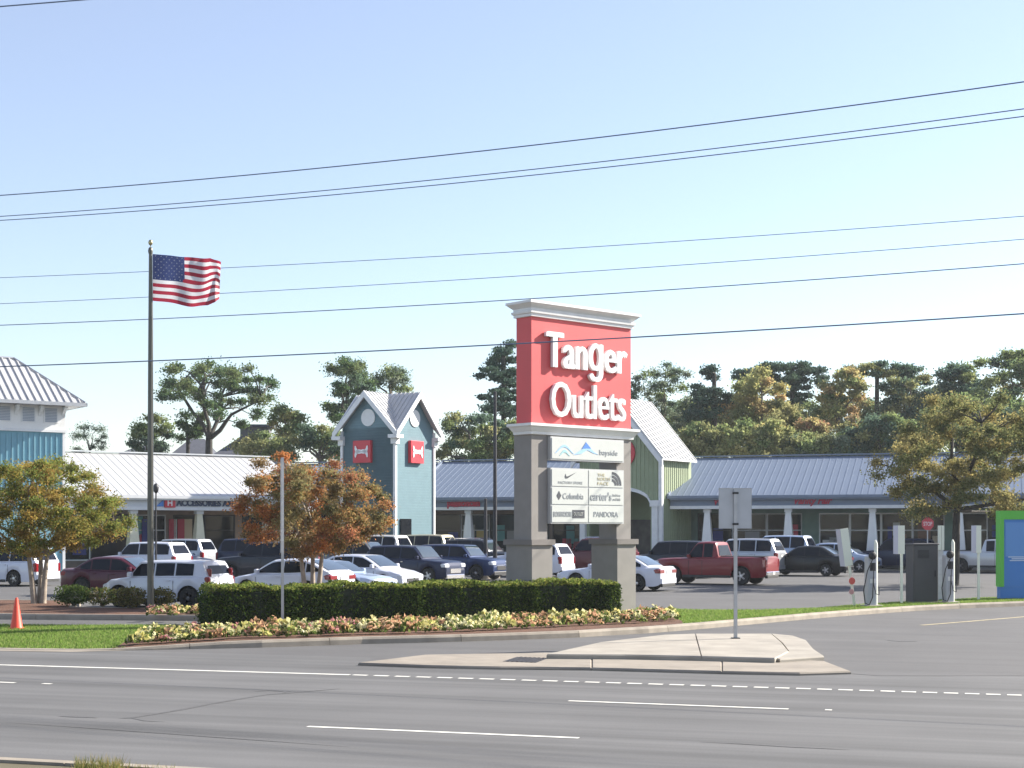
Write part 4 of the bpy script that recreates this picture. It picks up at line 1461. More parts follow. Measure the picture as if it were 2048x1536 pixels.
for sgn in (-1, 1):
    xe = GW / 2 + sgn * (GW / 2 + .38)
    ze = ZA + .12 - sl * (GW / 2 + .38)
    a, b_ = (GW / 2, ZA + .12), (xe, ze)
    mb = MB(); mb.loft([[(a[0], y, a[1]), (b_[0], y, b_[1]), (b_[0], y, b_[1] - .12), (a[0], y, a[1] - .14)] for y in (-.5, GD + .3)])
    rf = mb.build('roof', M_ROOFW, gb)
    mb = MB(); mb.loft([[(a[0], y, a[1] - .141), (b_[0], y, b_[1] - .121), (b_[0], y, b_[1] - .55), (a[0], y, a[1] - .6)] for y in (-.56, -.46)]); mb.build('rake_board', M_TRIM, rf)
    mb = MB()
    d = Vector((b_[0] - a[0], 0, b_[1] - a[1])); nn = Vector((d.z, 0, -d.x)).normalized() * (-sgn)
    for j in range(12):
        y = -.48 + j * (GD + .7) / 11.2
        p0, p1 = Vector((a[0], y, a[1])), Vector((b_[0], y, b_[1]))
        if nn.z < 0: nn = -nn
        m_ = MB(); m_.loft([[tuple(p0), tuple(p0 + Vector((0, .05, 0))), tuple(p0 + Vector((0, .05, 0)) + nn * .06), tuple(p0 + nn * .06)], [tuple(p1), tuple(p1 + Vector((0, .05, 0))), tuple(p1 + Vector((0, .05, 0)) + nn * .06), tuple(p1 + nn * .06)]])
        m_.build('seam', M_ROOFW, rf)
mb = MB(); mb.lathe([(.95, -.14), (.95, -.04)], 28, c=(3.3, 0, 7.5), axis='y'); rs = mb.build('round_sign', M_SIGNR, gb)
mb = MB(); mb.box(.3, GW - .3, GD - .3, GD - .1, .1, 3.2); mb.box(.3, GW - .3, .3, GD, 5.2, 5.3); mb.build('passage_back', M_INT, gb)

# teal cross-gabled tower
AT = R(-32)
TS = 4.15
TO = Vector((-7.25 - TS * math.cos(R(32)), 93 + TS * math.sin(R(32)), 0))
tw = thing('corner_tower', 'teal cross-gabled tower with two red logo squares behind the parked cars', 'building', TO, AT)
TZE, TZA = 8.9, 11.05
ts = (TZA - TZE) / (TS / 2)
mb = MB()
pts = [(0, 0), (TS, 0), (TS, TZE), (TS / 2, TZA), (0, TZE)]
mb.loft([[(x, 0, z) for x, z in pts], [(x, TS, z) for x, z in pts]])
mb.loft([[(0.004, x, z) for x, z in pts], [(TS - .004, x, z) for x, z in pts]])
m_wall = mb.build('wall', M_TEALW, tw)
for (x, y) in ((0, 0), (TS, 0), (TS, TS), (0, TS)):
    mb = MB(); mb.box(x - .09, x + .09, y - .09, y + .09, 0, TZE - .15); mb.build('corner_board', M_TRIM, tw)
OV = .42
def gable_roof(axis):
    c_ = TS / 2
    reach = c_ + OV
    def P(x, y, z):
        return (x, y, z) if axis == 'y' else (y, x, z)
    for sgn in (-1, 1):
        for end in (-1, 1):
            ze = TZA + .14 - ts * reach
            A, B, C_ = (c_, c_, TZA + .14), (c_, c_ + end * reach, TZA + .14), (c_ + sgn * reach, c_ + end * reach, ze)
            m_ = MB(); m_.loft([[P(*A), P(*B), P(*C_)], [P(A[0], A[1], A[2] - .1), P(B[0], B[1], B[2] - .1), P(C_[0], C_[1], C_[2] - .1)]])
            rf = m_.build('roof', M_ROOFW, tw)
            ye = sorted((c_ + end * (reach + .002), c_ + end * (reach + .08)))
            m_ = MB(); m_.loft([[P(c_, y, TZA + .18), P(C_[0], y, ze + .04), P(C_[0], y, ze - .36), P(c_, y, TZA - .24)] for y in ye])
            m_.build('rake_board', M_TRIM, rf)
            for j in range(1, 8):
                y = c_ + end * reach * j / 7.4
                lim = abs(y - c_)
                xb = c_ + sgn * lim; zb_ = TZA + .14 - ts * lim
                m_ = MB(); m_.loft([[P(c_, y, TZA + .14), P(c_, y + .045, TZA + .14), P(c_, y + .045, TZA + .2), P(c_, y, TZA + .2)], [P(xb, y, zb_), P(xb, y + .045, zb_), P(xb, y + .045, zb_ + .06), P(xb, y, zb_ + .06)]])
                m_.build('seam', M_ROOFW, rf)
gable_roof('y'); gable_roof('x')
# returns under the eaves
for (x, y) in ((0, 0), (TS, 0), (TS, TS)):
    mb = MB(); mb.box(x - .5 if x == 0 else x - .2, x + .2 if x == 0 else x + .5, y - .5 if y == 0 else y - .2, y + .2 if y == 0 else y + .5, 8.2, 8.42)
    mb.box(x - .2, x + .2, y - .2, y + .2, 7.85, 8.198); mb.build('eave_bracket', M_TRIM, tw)
def logo(parent, M_):
    def arcs(sg_):
        m_ = MB(); m_.M = M_
        n = 12
        rings = []
        for i in range(n + 1):
            a = -1 + 2 * i / n
            q_ = a * R(84)
            x = .43 * math.sin(q_)
            zc_ = sg_ * (-.05 + .5 * (1 - math.cos(q_)) ** 1.7)
            th_ = .06 + .045 * math.sin(math.pi * min(1, abs(a) * 1.1)) - (.03 if abs(a) > .95 else 0)
            d = Vector((.43 * math.cos(q_), 0, sg_ * .85 * (1 - math.cos(q_) + 1e-9) ** .7 * math.sin(q_))).normalized()
            nn = Vector((-d.z, 0, d.x))
            c = Vector((x, 0, zc_))
            rings.append([tuple(c + nn * th_ + Vector((0, -.03, 0))), tuple(c - nn * th_ + Vector((0, -.03, 0))), tuple(c - nn * th_), tuple(c + nn * th_)])
        m_.loft(rings)
        m_.build('logo_stroke', M_LETTER, parent)
    arcs(1); arcs(-1)
zl = 7.42
b1 = MB(); b1.bbox(1.02, 2.42, -.25, -.002, zl - .7, zl + .7, .03); lb1 = b1.build('logo_box', M_SIGNR, tw)
logo(lb1, Matrix.Translation((1.72, -.256, zl)) @ Matrix.Diagonal((1.1, 1, 1.0, 1)))
b2 = MB(); b2.M = Matrix.Translation((TS, 0, 0)) @ Matrix.Rotation(R(90), 4, 'Z'); b2.bbox(1.35, 2.75, -.25, -.002, zl - .7, zl + .7, .03); lb2 = b2.build('logo_box', M_SIGNR, tw)
logo(lb2, Matrix.Translation((TS, 0, 0)) @ Matrix.Rotation(R(90), 4, 'Z') @ Matrix.Translation((2.05, -.256, zl)) @ Matrix.Diagonal((1.1, 1, 1.0, 1)))
mb = MB(); mb.lathe([(.54, -.05), (.54, -.001)], 26, c=(TS / 2, 0, 9.55), axis='y'); mb.build('round_vent', M_TRIM, tw)
mb = MB(); mb.lathe([(.54, .05), (.54, .001)], 26, c=(TS, TS / 2, 9.55), axis='x'); mb.build('round_vent', M_TRIM, tw)
mb = MB(); mb.box(TS + .02, TS + .1, .5, 1.6, .1, 3.2); mb.build('door', M_GLASS, tw)
mb = MB(); mb.box(.6, 1.6, -.06, -.01, .1, 3.0); mb.build('door', M_GLASS, tw)

# left building with the hipped roof
AD = R(35)
DL, DD = 14.0, 6.2
DC = Vector(((128 - CU) / FPX * 88, 88, 0))
DO = DC - Vector((math.cos(AD), math.sin(AD), 0)) * DL
db = thing('hipped_tower', 'teal board-sided building with white frieze and hipped metal roof at the left edge', 'building', DO, AD)
mb = MB(); mb.box(0, DL, 0, DD, 0, 8.2); mb.build('wall', M_TEALB, db)
for i in range(0, 44):
    x = DL - .12 - i * .32
    mb = MB(); mb.box(x - .04, x + .04, -.05, 0, 3.5, 8.1); mb.build('batten', M_TEALB, db)
mb = MB(); mb.box(-.06, DL + .06, -.06, DD + .06, 8.205, 9.75); mb.build('frieze', M_WHITE, db)
mb = MB(); mb.box(-.12, DL + .12, -.14, DD + .12, 8.2, 8.36); mb.build('belt_trim', M_TRIM, db)
mb = MB(); mb.box(DL - .1, DL + .06, -.06, .1, 0, 8.198); mb.build('corner_board', M_TRIM, db)
M_SHUT = mat('louvre_grey', (.3, .34, .4), .6)
def dt(u):
    k = (u - CU) / FPX
    return (k * DO.y - DO.x) / (math.cos(AD) - k * math.sin(AD))
for u in (7, 56, 101):
    x = dt(u)
    mb = MB(); mb.box(x - .42, x + .42, -.1, -.062, 8.75, 9.65); wn = mb.build('window', M_TRIM, db)
    mb = MB()
    for j in range(9):
        mb.box(x - .34, x + .34, -.125, -.101, 8.8 + j * .09, 8.865 + j * .09)
    mb.build('louvre', M_SHUT, wn)
for u in (31, 79, 126):
    x = dt(u)
    mb = MB(); mb.loft([[(x - .09, -.062, 9.1), (x + .09, -.062, 9.1), (x + .09, -.062, 9.7), (x - .09, -.062, 9.7)], [(x - .09, -.15, 9.3), (x + .09, -.15, 9.3), (x + .09, -.15, 9.7), (x - .09, -.15, 9.7)], [(x - .09, -.6, 9.6), (x + .09, -.6, 9.6), (x + .09, -.6, 9.7), (x - .09, -.6, 9.7)]]); mb.build('bracket', M_TRIM, db)
ZH0, ZH1 = 9.76, 12.7
OH = .95
ridge_a, ridge_b = (2.6, DD / 2), (DL - 2.0, DD / 2)
m_ = MB()
ev = [(-OH, -OH), (DL + OH, -OH), (DL + OH, DD + OH), (-OH, DD + OH)]
vs = [(x, y, ZH0 - .0) for x, y in ev] + [(x, y, ZH0 + .14) for x, y in ev] + [(*ridge_a, ZH1), (*ridge_b, ZH1)]
m_.add(vs, [(3, 2, 1, 0), (0, 1, 5, 4), (1, 2, 6, 5), (2, 3, 7, 6), (3, 0, 4, 7), (4, 5, 9, 8), (5, 6, 9), (6, 7, 8, 9), (7, 4, 8)])
hr = m_.build('roof', M_ROOFW, db)
p0 = Vector((0, -OH, ZH0 + .14))
for i in range(0, 40):
    x = DL + OH - .3 - i * .42
    # seam on the front slope: clip by hip
    t_hip = (DL + OH - x) / (DL + OH - ridge_b[0])
    k = min(1, t_hip)
    y1 = -OH + (ridge_b[1] + OH) * k; z1_ = ZH0 + .14 + (ZH1 - ZH0 - .14) * k
    m_ = MB(); m_.loft([[(x - .04, -OH, ZH0 + .14), (x + .04, -OH, ZH0 + .14), (x + .04, -OH, ZH0 + .23), (x - .04, -OH, ZH0 + .23)], [(x - .04, y1, z1_), (x + .04, y1, z1_), (x + .04, y1, z1_ + .09), (x - .04, y1, z1_ + .09)]])
    m_.build('seam', M_ROOFW, hr)
m_ = MB(); m_.tube([(DL + OH, -OH, ZH0 + .18), (*ridge_b, ZH1 + .05), (*ridge_a, ZH1 + .05)], .07, 6); m_.build('hip_cap', M_GALV, hr)
m_ = MB(); m_.box(-OH - .08, DL + OH + .08, -OH - .1, -OH, ZH0 - .04, ZH0 + .16); m_.box(DL + OH, DL + OH + .1, -OH - .1, DD + OH, ZH0 - .04, ZH0 + .16); m_.build('gutter', M_GALV, hr)

# far houses behind the left wing
M_SHING = mat('dark_shingle', (.06, .065, .085), .9, var=.2, scale=3); M_HW = mat('house_wall', (.1, .1, .11), .8)
def house(u0, u1, v0, v1, Y, lab, hip=False, cup=False):
    a, b_ = wp(u0, v1, Y), wp(u1, v0, Y)
    W_ = b_.x - a.x; zt_, ze = b_.z, a.z
    root = thing('far_house', lab, 'house', (a.x, Y, 0), R(4))
    m_ = MB(); m_.box(.3, W_ - .3, 0, 9, 0, ze); m_.build('wall', M_HW, root)
    ins = W_ * .33 if hip else W_ * .12
    m_ = MB(); vs = [(0, -.4, ze), (W_, -.4, ze), (W_, 9.4, ze), (0, 9.4, ze), (ins, 4.5, zt_), (W_ - ins, 4.5, zt_)]
    m_.add(vs, [(0, 3, 2, 1), (0, 1, 5, 4), (1, 2, 5), (2, 3, 4, 5), (3, 0, 4)]); r_ = m_.build('roof', M_SHING, root)
    if cup:
        m_ = MB(); m_.box(W_ * .35, W_ * .72, 3, 6, zt_ - .6, zt_ + .9); m_.build('dormer', M_HW, r_)
        m_ = MB(); m_.box(W_ * .3, W_ * .77, 2.6, 6.4, zt_ + .9, zt_ + 1.15); m_.build('dormer_roof', M_SHING, r_)
    for k in range(3):
        x = W_ * (.2 + .3 * k)
        m_ = MB(); m_.box(x - .5, x + .5, -.05, -.0, ze - 2, ze - .7); m_.build('window', M_GLASS, root)
house(232, 322, 886, 910, 150, 'far dark roofed house just left of the spreading oak', True)
house(338, 425, 872, 912, 152, 'far dark roofed house under the spreading oak trunk', True)
house(418, 575, 868, 915, 146, 'larger far dark roofed house with a raised dormer right of the oak', True, True)

# ================================================================== cars
M_CGLASS = mat('car_glass', (.004, .006, .013), .05, spec=.18)
M_WGLASS = mat('windscreen_glass', (.02, .035, .045), .12, spec=1.0, coat=1.0)
M_TYRE = mat('tyre', (.02, .02, .02), .85)
M_RIM = mat('rim_alloy', (.5, .5, .52), .3, metal=.8)
M_RIMD = mat('rim_dark', (.12, .12, .13), .35, metal=.7)
M_CHROME = mat('chrome', (.75, .75, .78), .12, metal=1)
M_LAMPR = mat('tail_lamp', (.2, .006, .01), .15, coat=1)
M_LAMPW = mat('head_lamp', (.6, .62, .65), .1, coat=1)
M_PLATE = mat('number_plate', (.6, .6, .58), .5)
M_PLAST = mat('black_plastic', (.025, .025, .027), .55)
M_SEAM = mat('panel_gap', (.015, .015, .016), .7)
def paint(name, c, metal=.0):
    return mat('paint_' + name, c, .35, metal=metal, coat=.8 if max(c) > .3 else .3, spec=.35 if max(c) > .1 else .2, var=.03, scale=1.5)
P_ = {'white': paint('white', (.58, .6, .67)), 'pearl': paint('pearl', (.62, .61, .58)), 'silver': paint('silver', (.42, .44, .47), .5), 'grey': paint('grey', (.1, .11, .13), .4),
      'black': paint('black', (.006, .007, .009)), 'navy': paint('navy', (.008, .014, .045), .2), 'maroon': paint('maroon', (.065, .008, .02), .1), 'red': paint('red', (.17, .009, .014), .1),
      'blue': paint('blue', (.014, .03, .09), .3), 'icy': paint('icy', (.34, .42, .56), .2), 'tan': paint('tan', (.36, .33, .22), .4), 'dkred': paint('dkred', (.08, .012, .02), .2), 'char': paint('char', (.012, .015, .026), .2)}

def lerp_tab(tab, x):
    if x >= tab[0][0]:
        return tab[0][1]
    for i in range(1, len(tab)):
        if x >= tab[i][0]:
            f = (x - tab[i - 1][0]) / (tab[i][0] - tab[i - 1][0])
            return tab[i - 1][1] + (tab[i][1] - tab[i - 1][1]) * f
    return tab[-1][1]

# top line as fractions of half length / height; cab = windshield base, roof front, roof rear, rear base
TYPES = {
    'sedan': dict(L=4.75, W=1.84, H=1.45, gc=.2, r=.33, top=[(1, .42), (.97, .5), (.86, .56), (.42, .655), (-.1, .66), (-.6, .68), (-.97, .7), (-1, .66)], cab=(.42, .08, -.42, -.78), ax=(.60, -.58), rl='wide'),
    'hatch': dict(L=4.5, W=1.8, H=1.46, gc=.2, r=.33, top=[(1, .42), (.96, .5), (.8, .57), (.5, .65), (-.2, .66), (-.8, .7), (-.98, .7), (-1, .62)], cab=(.52, .1, -.52, -.96), ax=(.60, -.58), rl='wide'),
    'suv': dict(L=4.75, W=1.92, H=1.76, gc=.24, r=.37, top=[(1, .42), (.97, .55), (.88, .6), (.42, .65), (-.2, .655), (-.8, .66), (-.985, .66), (-1, .6)], cab=(.44, .2, -.82, -.97), ax=(.61, -.58), rl='tall'),
    'boxy': dict(L=4.15, W=1.82, H=1.6, gc=.22, r=.34, top=[(1, .4), (.97, .52), (.85, .6), (.5, .66), (-.3, .68), (-.8, .69), (-.985, .69), (-1, .6)], cab=(.5, .3, -.85, -.96), ax=(.66, -.64), rl='pillar'),
    'minivan': dict(L=5.15, W=1.98, H=1.76, gc=.2, r=.34, top=[(1, .38), (.97, .48), (.85, .55), (.58, .6), (-.2, .61), (-.8, .62), (-.985, .62), (-1, .56)], cab=(.64, .3, -.84, -.98), ax=(.64, -.56), rl='tall'),
    'pickup': dict(L=5.75, W=2.0, H=1.93, gc=.34, r=.41, top=[(1, .42), (.98, .56), (.9, .6), (.42, .63), (-.12, .64), (-.14, .66), (-.985, .66), (-1, .62)], cab=(.40, .22, -.1, -.17), ax=(.64, -.58), rl='tall'),
}
def build_car(kind, label, body, loc, heading, group=None, H=None, L=None, cat='car', rim=None, rails=False, chrome=False, glass=None, name='parked_car'):
    T = dict(TYPES[kind])
    if H: T['H'] = H
    if L: T['L'] = L
    Lh, Wh, H_, gc, r = T['L'] / 2, T['W'] / 2, T['H'], T['gc'], T['r']
    root = thing(name, label, cat, loc, heading, group)
    top = [(a * Lh, b * H_) for a, b in T['top']]
    axs = [a * Lh for a in T['ax']]
    Ra = r + .07
    xs = set([Lh * f for f in (1, .985, .95, .88, .78, -.78, -.88, -.95, -.985, -1)] + [a for a, _ in top])
    for a in axs:
        for k in range(9):
            xs.add(a + Ra * math.cos(math.pi * k / 8))
            if k in (0, 8):
                xs.add(a + Ra * math.cos(math.pi * k / 8) * 1.001)
    x = -Lh
    while x < Lh:
        xs.add(x); x += .3
    xs = sorted([x for x in xs if -Lh <= x <= Lh], reverse=True)
    def halfw(x):
        f = abs(x) / Lh
        k = 1.0
        if f > .72:
            k = 1 - .17 * ((f - .72) / .28) ** 2.4
        return Wh * k
    rings = []
    for x in xs:
        zt = lerp_tab(top, x); wv = halfw(x)
        zb = gc
        for a in axs:
            if abs(x - a) < Ra:
                zb = max(zb, r + math.sqrt(max(0, Ra * Ra - (x - a) ** 2)))
        f = abs(x) / Lh
        zb0 = gc + (.12 * max(0, (f - .93) / .07))
        zb = max(zb, zb0)
        zs = min(zt - .04, zb + (zt - zb) * .35)
        prof = [(0, zb0), (wv - .3, zb0), (wv - .3, zb), (wv - .03, zb), (wv, zs), (wv - .005, zb + (zt - zb) * .72), (wv - .045, zt - .035), (wv - .12, zt), (wv * .5, zt + .02), (0, zt + .025)]
        ring = [(x, y, z) for y, z in prof] + [(x, -y, z) for y, z in prof[-2:0:-1]]
        rings.append(ring)
    mb = MB(); mb.loft(rings)
    n = len(rings[0])
    # arch interior faces dark
    for fi, f in enumerate(mb.f):
        if len(f) == 4:
            c = fi % n
            if c in (0, 1, 2, n - 1, n - 2, n - 3):
                mb.m[fi] = 1
    mb.build('body', [body, M_PLAST], root, smooth=32)
    # cabin
    xa, xb, xc, xd = [c * Lh for c in T['cab']]
    zb_front, zb_rear = lerp_tab(top, xa) + .01, lerp_tab(top, xd) + .01
    def roofz(x):
        if x >= xa: return zb_front
        if x > xb:
            f = (xa - x) / (xa - xb); return zb_front + (H_ - zb_front) * (math.sin(f * math.pi / 2) ** .92 * .35 + f * .65)
        if x >= xc:
            f = (x - xc) / (xb - xc); return H_ + .03 * math.sin(f * math.pi) - .0
        if x > xd:
            f = (xc - x) / (xc - xd); return H_ - (H_ - zb_rear) * (f ** 1.25)
        return zb_rear
    def belt(x):
        return lerp_tab(top, x) - .005
    tum = .24
    wb = Wh - .1
    def wside(x, z):
        k = 1 - .06 * max(0, (x - xb) / (xa - xb) if x > xb else ((xc - x) / (xc - xd) if x < xc else 0))
        return (wb - max(0, z - belt(x)) * tum) * k
    cx = sorted(set([xa - (xa - xb) * i / 6 for i in range(7)] + [xb + (xc - xb) * i / 8 for i in range(9)] + [xc + (xd - xc) * i / 5 for i in range(6)]), reverse=True)
    rings = []
    for x in cx:
        zr = max(roofz(x), belt(x) + .012)
        zm = max(belt(x) + .006, zr - .05)
        w1, w2 = wside(x, belt(x)), wside(x, zm)
        prof = [(0, belt(x) - .03), (w1, belt(x) - .03), (w2, zm), (w2 - .07, zr - .006), (w2 * .5, zr + .012), (0, zr + .02)]
        rings.append([(x, y, z) for y, z in prof] + [(x, -y, z) for y, z in prof[-2:0:-1]])
    mb = MB(); mb.loft(rings); cab = mb.build('cabin', body, root, smooth=35)
    gl = glass or M_CGLASS
    # windscreen and rear window
    def patch(xs_, name, k=.93, lift=.012):
        m_ = MB(); vs = []; fs = []
        for x in xs_:
            zr = roofz(x); w2 = (wside(x, max(belt(x), zr - .05)) - .1) * k + .03
            # slope normal
            dz = (roofz(x + .03) - roofz(x - .03)) / .06
            nn = Vector((-dz, 0, 1)).normalized()
            for j in range(5):
                y = w2 * (-1 + 2 * j / 4)
                vs.append((x + nn.x * lift, y, zr + .02 - .012 * (y / w2) ** 2 + nn.z * lift))
        for i in range(len(xs_) - 1):
            for j in range(4):
                p = i * 5 + j; fs.append((p, p + 1, p + 6, p + 5))
        m_.add(vs, fs); return m_.build(name, M_WGLASS, root, smooth=60)
    patch([xa - (xa - xb) * (.08 + .84 * i / 5) for i in range(6)], 'windscreen')
    if kind != 'pickup':
        if T['rl'] == 'wide':
            patch([xc + (xd - xc) * (.1 + .8 * i / 5) for i in range(6)], 'rear_window')
    if T['rl'] != 'wide':
        zlo, zhi = zb_rear + .06, H_ - .13
        m_ = MB()
        if kind == 'pickup':
            zlo = zb_rear + .04
        def xr(z):
            f = ((H_ - z) / (H_ - zb_rear)) ** .8
            return xc + (xd - xc) * f - .018
        wv_ = [(xr(zlo), wside(xd, zlo) - .12, zlo), (xr((zlo + zhi) / 2), wside(xd, (zlo + zhi) / 2) - .12, (zlo + zhi) / 2), (xr(zhi), wside(xd, zhi) - .14, zhi)]
        vs = []
        for a, b_, c in wv_:
            vs += [(a, -b_, c), (a, b_, c)]
        m_.add(vs, [(0, 1, 3, 2), (2, 3, 5, 4)]); m_.build('rear_window', gl, root)
    # side windows
    xf0 = xa - (xa - xb) * .2
    xr0 = xc - (xc - xd) * (.62 if T['rl'] == 'wide' else .3)
    if kind == 'boxy': xr0 = xc + .25
    if kind == 'pickup': xf0, xr0 = xa - (xa - xb) * .25, xc + .06
    span = xf0 - xr0
    if kind in ('suv', 'minivan', 'boxy'):
        cuts = [0, .38, .7, 1.0]
    elif kind == 'pickup':
        cuts = [0, .58, 1.0]
    else:
        cuts = [0, .43, .78, 1.0]
    for s_ in (-1, 1):
        for i in range(len(cuts) - 1):
            a, b_ = xf0 - span * cuts[i] - (.03 if i else 0), xf0 - span * cuts[i + 1] + .03
            vs = []
            m_ = MB()
            for k in range(6):
                x = a + (b_ - a) * k / 5
                zlo = belt(x) + .035
                zhi = max(zlo + .01, roofz(x) - (.085 if x > xc else .11))
                for z in (zlo, zhi):
                    vs.append((x, s_ * (wside(x, z) + .008), z))
            m_.add(vs, [(2 * k, 2 * k + 2, 2 * k + 3, 2 * k + 1) for k in range(5)])
            m_.build('side_window', gl, root)
        # mirror, handles, gaps
        m_ = MB(); xm = xa - (xa - xb) * .32; zm = belt(xm) + .09
        m_.bbox(xm - .08, xm + .07, min(s_ * (wb + .02), s_ * (wb + .2)), max(s_ * (wb + .02), s_ * (wb + .2)), zm - .07, zm + .08, .03); m_.build('mirror', body, root)
        m_ = MB()
        for c in cuts[1:-1] + [.02]:
            x = xf0 - span * c
            zt = belt(x)
            m_.box(x - .006, x + .006, s_ * (Wh - .01), s_ * (Wh + .003), gc + .1, zt - .12)
        m_.build('door_gap', M_SEAM, root)
        m_ = MB()
        for c in cuts[1:-1]:
            x = xf0 - span * c + .2
            z = belt(x) - .13
            m_.box(x - .09, x + .05, s_ * (Wh - .02), s_ * (Wh + .018), z, z + .03)
        m_.build('door_handle', M_CHROME if chrome else body, root)
        # sill
        m_ = MB(); m_.box(axs[1] + Ra + .02, axs[0] - Ra - .02, s_ * (Wh - .04) if s_ > 0 else s_ * (Wh + .006), s_ * (Wh + .006) if s_ > 0 else s_ * (Wh - .04), gc - .02, gc + .1); m_.build('sill', M_PLAST, root)
        # lamps
        wr = halfw(-Lh)
        zt = lerp_tab(top, -Lh * .97)
        m_ = MB()
        if T['rl'] == 'wide':
            m_.bbox(-Lh - .012, -Lh + .34, min(s_ * (wr - .42), s_ * (halfw(-Lh * .93) + .008)), max(s_ * (wr - .42), s_ * (halfw(-Lh * .93) + .008)), zt - .25, zt - .08, .05)
        elif T['rl'] == 'pillar':
            m_.bbox(-Lh * .99 - .012, -Lh + .2, min(s_ * (wr - .1), s_ * (halfw(-Lh * .96) + .006)), max(s_ * (wr - .1), s_ * (halfw(-Lh * .96) + .006)), zt - .4, zt - .01, .04)
            m_.bbox(xr(H_ - .5) - .03, xr(H_ - .5) + .16, min(s_ * (wside(xd, 1.3) - .12), s_ * (wside(xd, 1.3) - .02)), max(s_ * (wside(xd, 1.3) - .12), s_ * (wside(xd, 1.3) - .02)), zt - .01, H_ - .22, .03)
        else:
            m_.bbox(-Lh - .012, -Lh + .2, min(s_ * (wr - .16), s_ * (halfw(-Lh * .96) + .008)), max(s_ * (wr - .16), s_ * (halfw(-Lh * .96) + .008)), zt - .44, zt - .06, .04)
        m_.build('tail_lamp', M_LAMPR, root)
        zt = lerp_tab(top, Lh * .95)
        wf = halfw(Lh)
        m_ = MB(); m_.bbox(Lh - .3, Lh - .005, min(s_ * (wf - .34), s_ * (halfw(Lh * .93) + .006)), max(s_ * (wf - .34), s_ * (halfw(Lh * .93) + .006)), zt - .2, zt - .03, .05); m_.build('headlamp', M_LAMPW, root)
    # bumpers, grille, plate
    m_ = MB(); m_.bbox(-Lh - .05, -Lh + .1, -halfw(-Lh) + .02, halfw(-Lh) - .02, gc + .12, gc + (.34 if kind != 'pickup' else .28), .03); m_.build('bumper', M_CHROME if kind == 'pickup' else body, root)
    m_ = MB(); m_.bbox(-Lh - .035, -Lh + .1, -halfw(-Lh) + .1, halfw(-Lh) - .1, gc - .02, gc + .12, .03); m_.build('lower_bumper', M_PLAST, root)
    m_ = MB(); m_.bbox(Lh - .12, Lh + .03, -halfw(Lh) + .06, halfw(Lh) - .06, gc + .02, gc + .2, .03); m_.build('front_bumper', M_PLAST if not chrome else M_CHROME, root)
    zt = lerp_tab(top, Lh * .99)
    m_ = MB(); m_.box(Lh - .04, Lh + .018, -.42, .42, zt - .3, zt - .1)
    m_.build('grille', M_CHROME if chrome else M_PLAST, root)
    m_ = MB(); m_.box(-Lh - .018, -Lh + .01, -.17, .17, .62 * H_ * .82, .62 * H_ * .82 + .13) if kind != 'pickup' else m_.box(-Lh - .07, -Lh - .052, -.15, .15, gc + .14, gc + .26); m_.build('number_plate', M_PLATE, root)
    if rails:
        for s_ in (-1, 1):
            m_ = MB(); yy = s_ * (wside(0, H_) - .12)
            m_.tube([(xb - .1, yy, H_), (xb - .25, yy, H_ + .09), (xc + .25, yy, H_ + .09), (xc + .1, yy, H_)], .022, 6); m_.build('roof_rail', M_CHROME, root)
    if kind == 'pickup':
        m_ = MB(); zbd = lerp_tab(top, -Lh * .5) + .026
        m_.box(-Lh + .12, xd - .08, -Wh + .2, Wh - .2, zbd - .01, zbd + .012); m_.build('bed_liner', M_PLAST, root)
    # wheels
    key = ('wheel', kind, rim.name if rim else '')
    if key not in WHEEL:
        a = MB(); a.lathe([(r * .55, -.1), (r * .93, -.11), (r, -.07), (r, .07), (r * .93, .11), (r * .55, .1)], 22, axis='y')
        b = MB(); b.lathe([(r * .66, .095), (r * .62, .1), (r * .6, .06), (r * .2, .05), (r * .18, .1), (.02, .105)], 18, axis='y')
        for q in range(5):
            t_ = q * 2 * math.pi / 5
            b.M = Matrix.Rotation(t_, 4, 'Y'); b.box(.06, r * .62, .06, .1, -.04, .04); b.M = None
        WHEEL[key] = (a.mesh('tyre', M_TYRE, 40), b.mesh('rim', rim or M_RIM, 40))
    for a in axs:
        for s_ in (-1, 1):
            wh = link('wheel', WHEEL[key][0], root, (a, s_ * (Wh - .125), r), math.pi if s_ < 0 else 0)
            link('rim', WHEEL[key][1], wh)
    return root
WHEEL = {}

def car_at(kind, uc, Y, deg, label, body, **kw):
    X = (uc - CU) / FPX * Y
    return build_car(kind, label, body, (X, Y, 0), R(deg), group='cars parked in front of the shops', **kw)

car_at('minivan', 2, 68, 160, 'white minivan at the left edge, its rear towards the left tree trunk', P_['white'])
car_at('sedan', 252, 57.5, -18, 'dark maroon sedan behind the shrubs, windscreen facing right', P_['maroon'], rim=M_RIMD)
car_at('suv', 290, 78, 158, 'white sport utility car behind the flagpole under the shop sign', P_['white'], H=1.85)
car_at('suv', 352, 88, 158, 'silver sport utility car below the second cream column', P_['silver'], H=1.95)
car_at('sedan', 345, 83, -24, 'dark blue sedan with sky-lit windscreen next to the dark van', P_['navy'], H=1.6)
car_at('suv', 534, 74, 158, 'black sport utility car left of the orange tree, nose to the left', P_['char'], H=1.88, L=5.0)
car_at('suv', 524, 84, -22, 'dark navy sport utility car farthest back left of the orange tree', P_['navy'], H=1.98, L=5.0)
car_at('boxy', 338, 48.6, 160, 'boxy white hatchback with tall dark tail lamps beside the flagpole', P_['icy'] if False else P_['white'], H=1.5, L=3.95, rim=M_RIMD)
car_at('hatch', 583, 54.2, 152, 'white hatchback nearest behind the hedge under the orange tree', P_['white'], H=1.44)
car_at('sedan', 668, 57.6, -28, 'silver blue sedan with only its nose showing between two white cars', P_['icy'], H=1.3)
car_at('hatch', 735, 62, -30, 'white sloping hatchback with bright bonnet right of the orange tree', P_['white'], H=1.46)
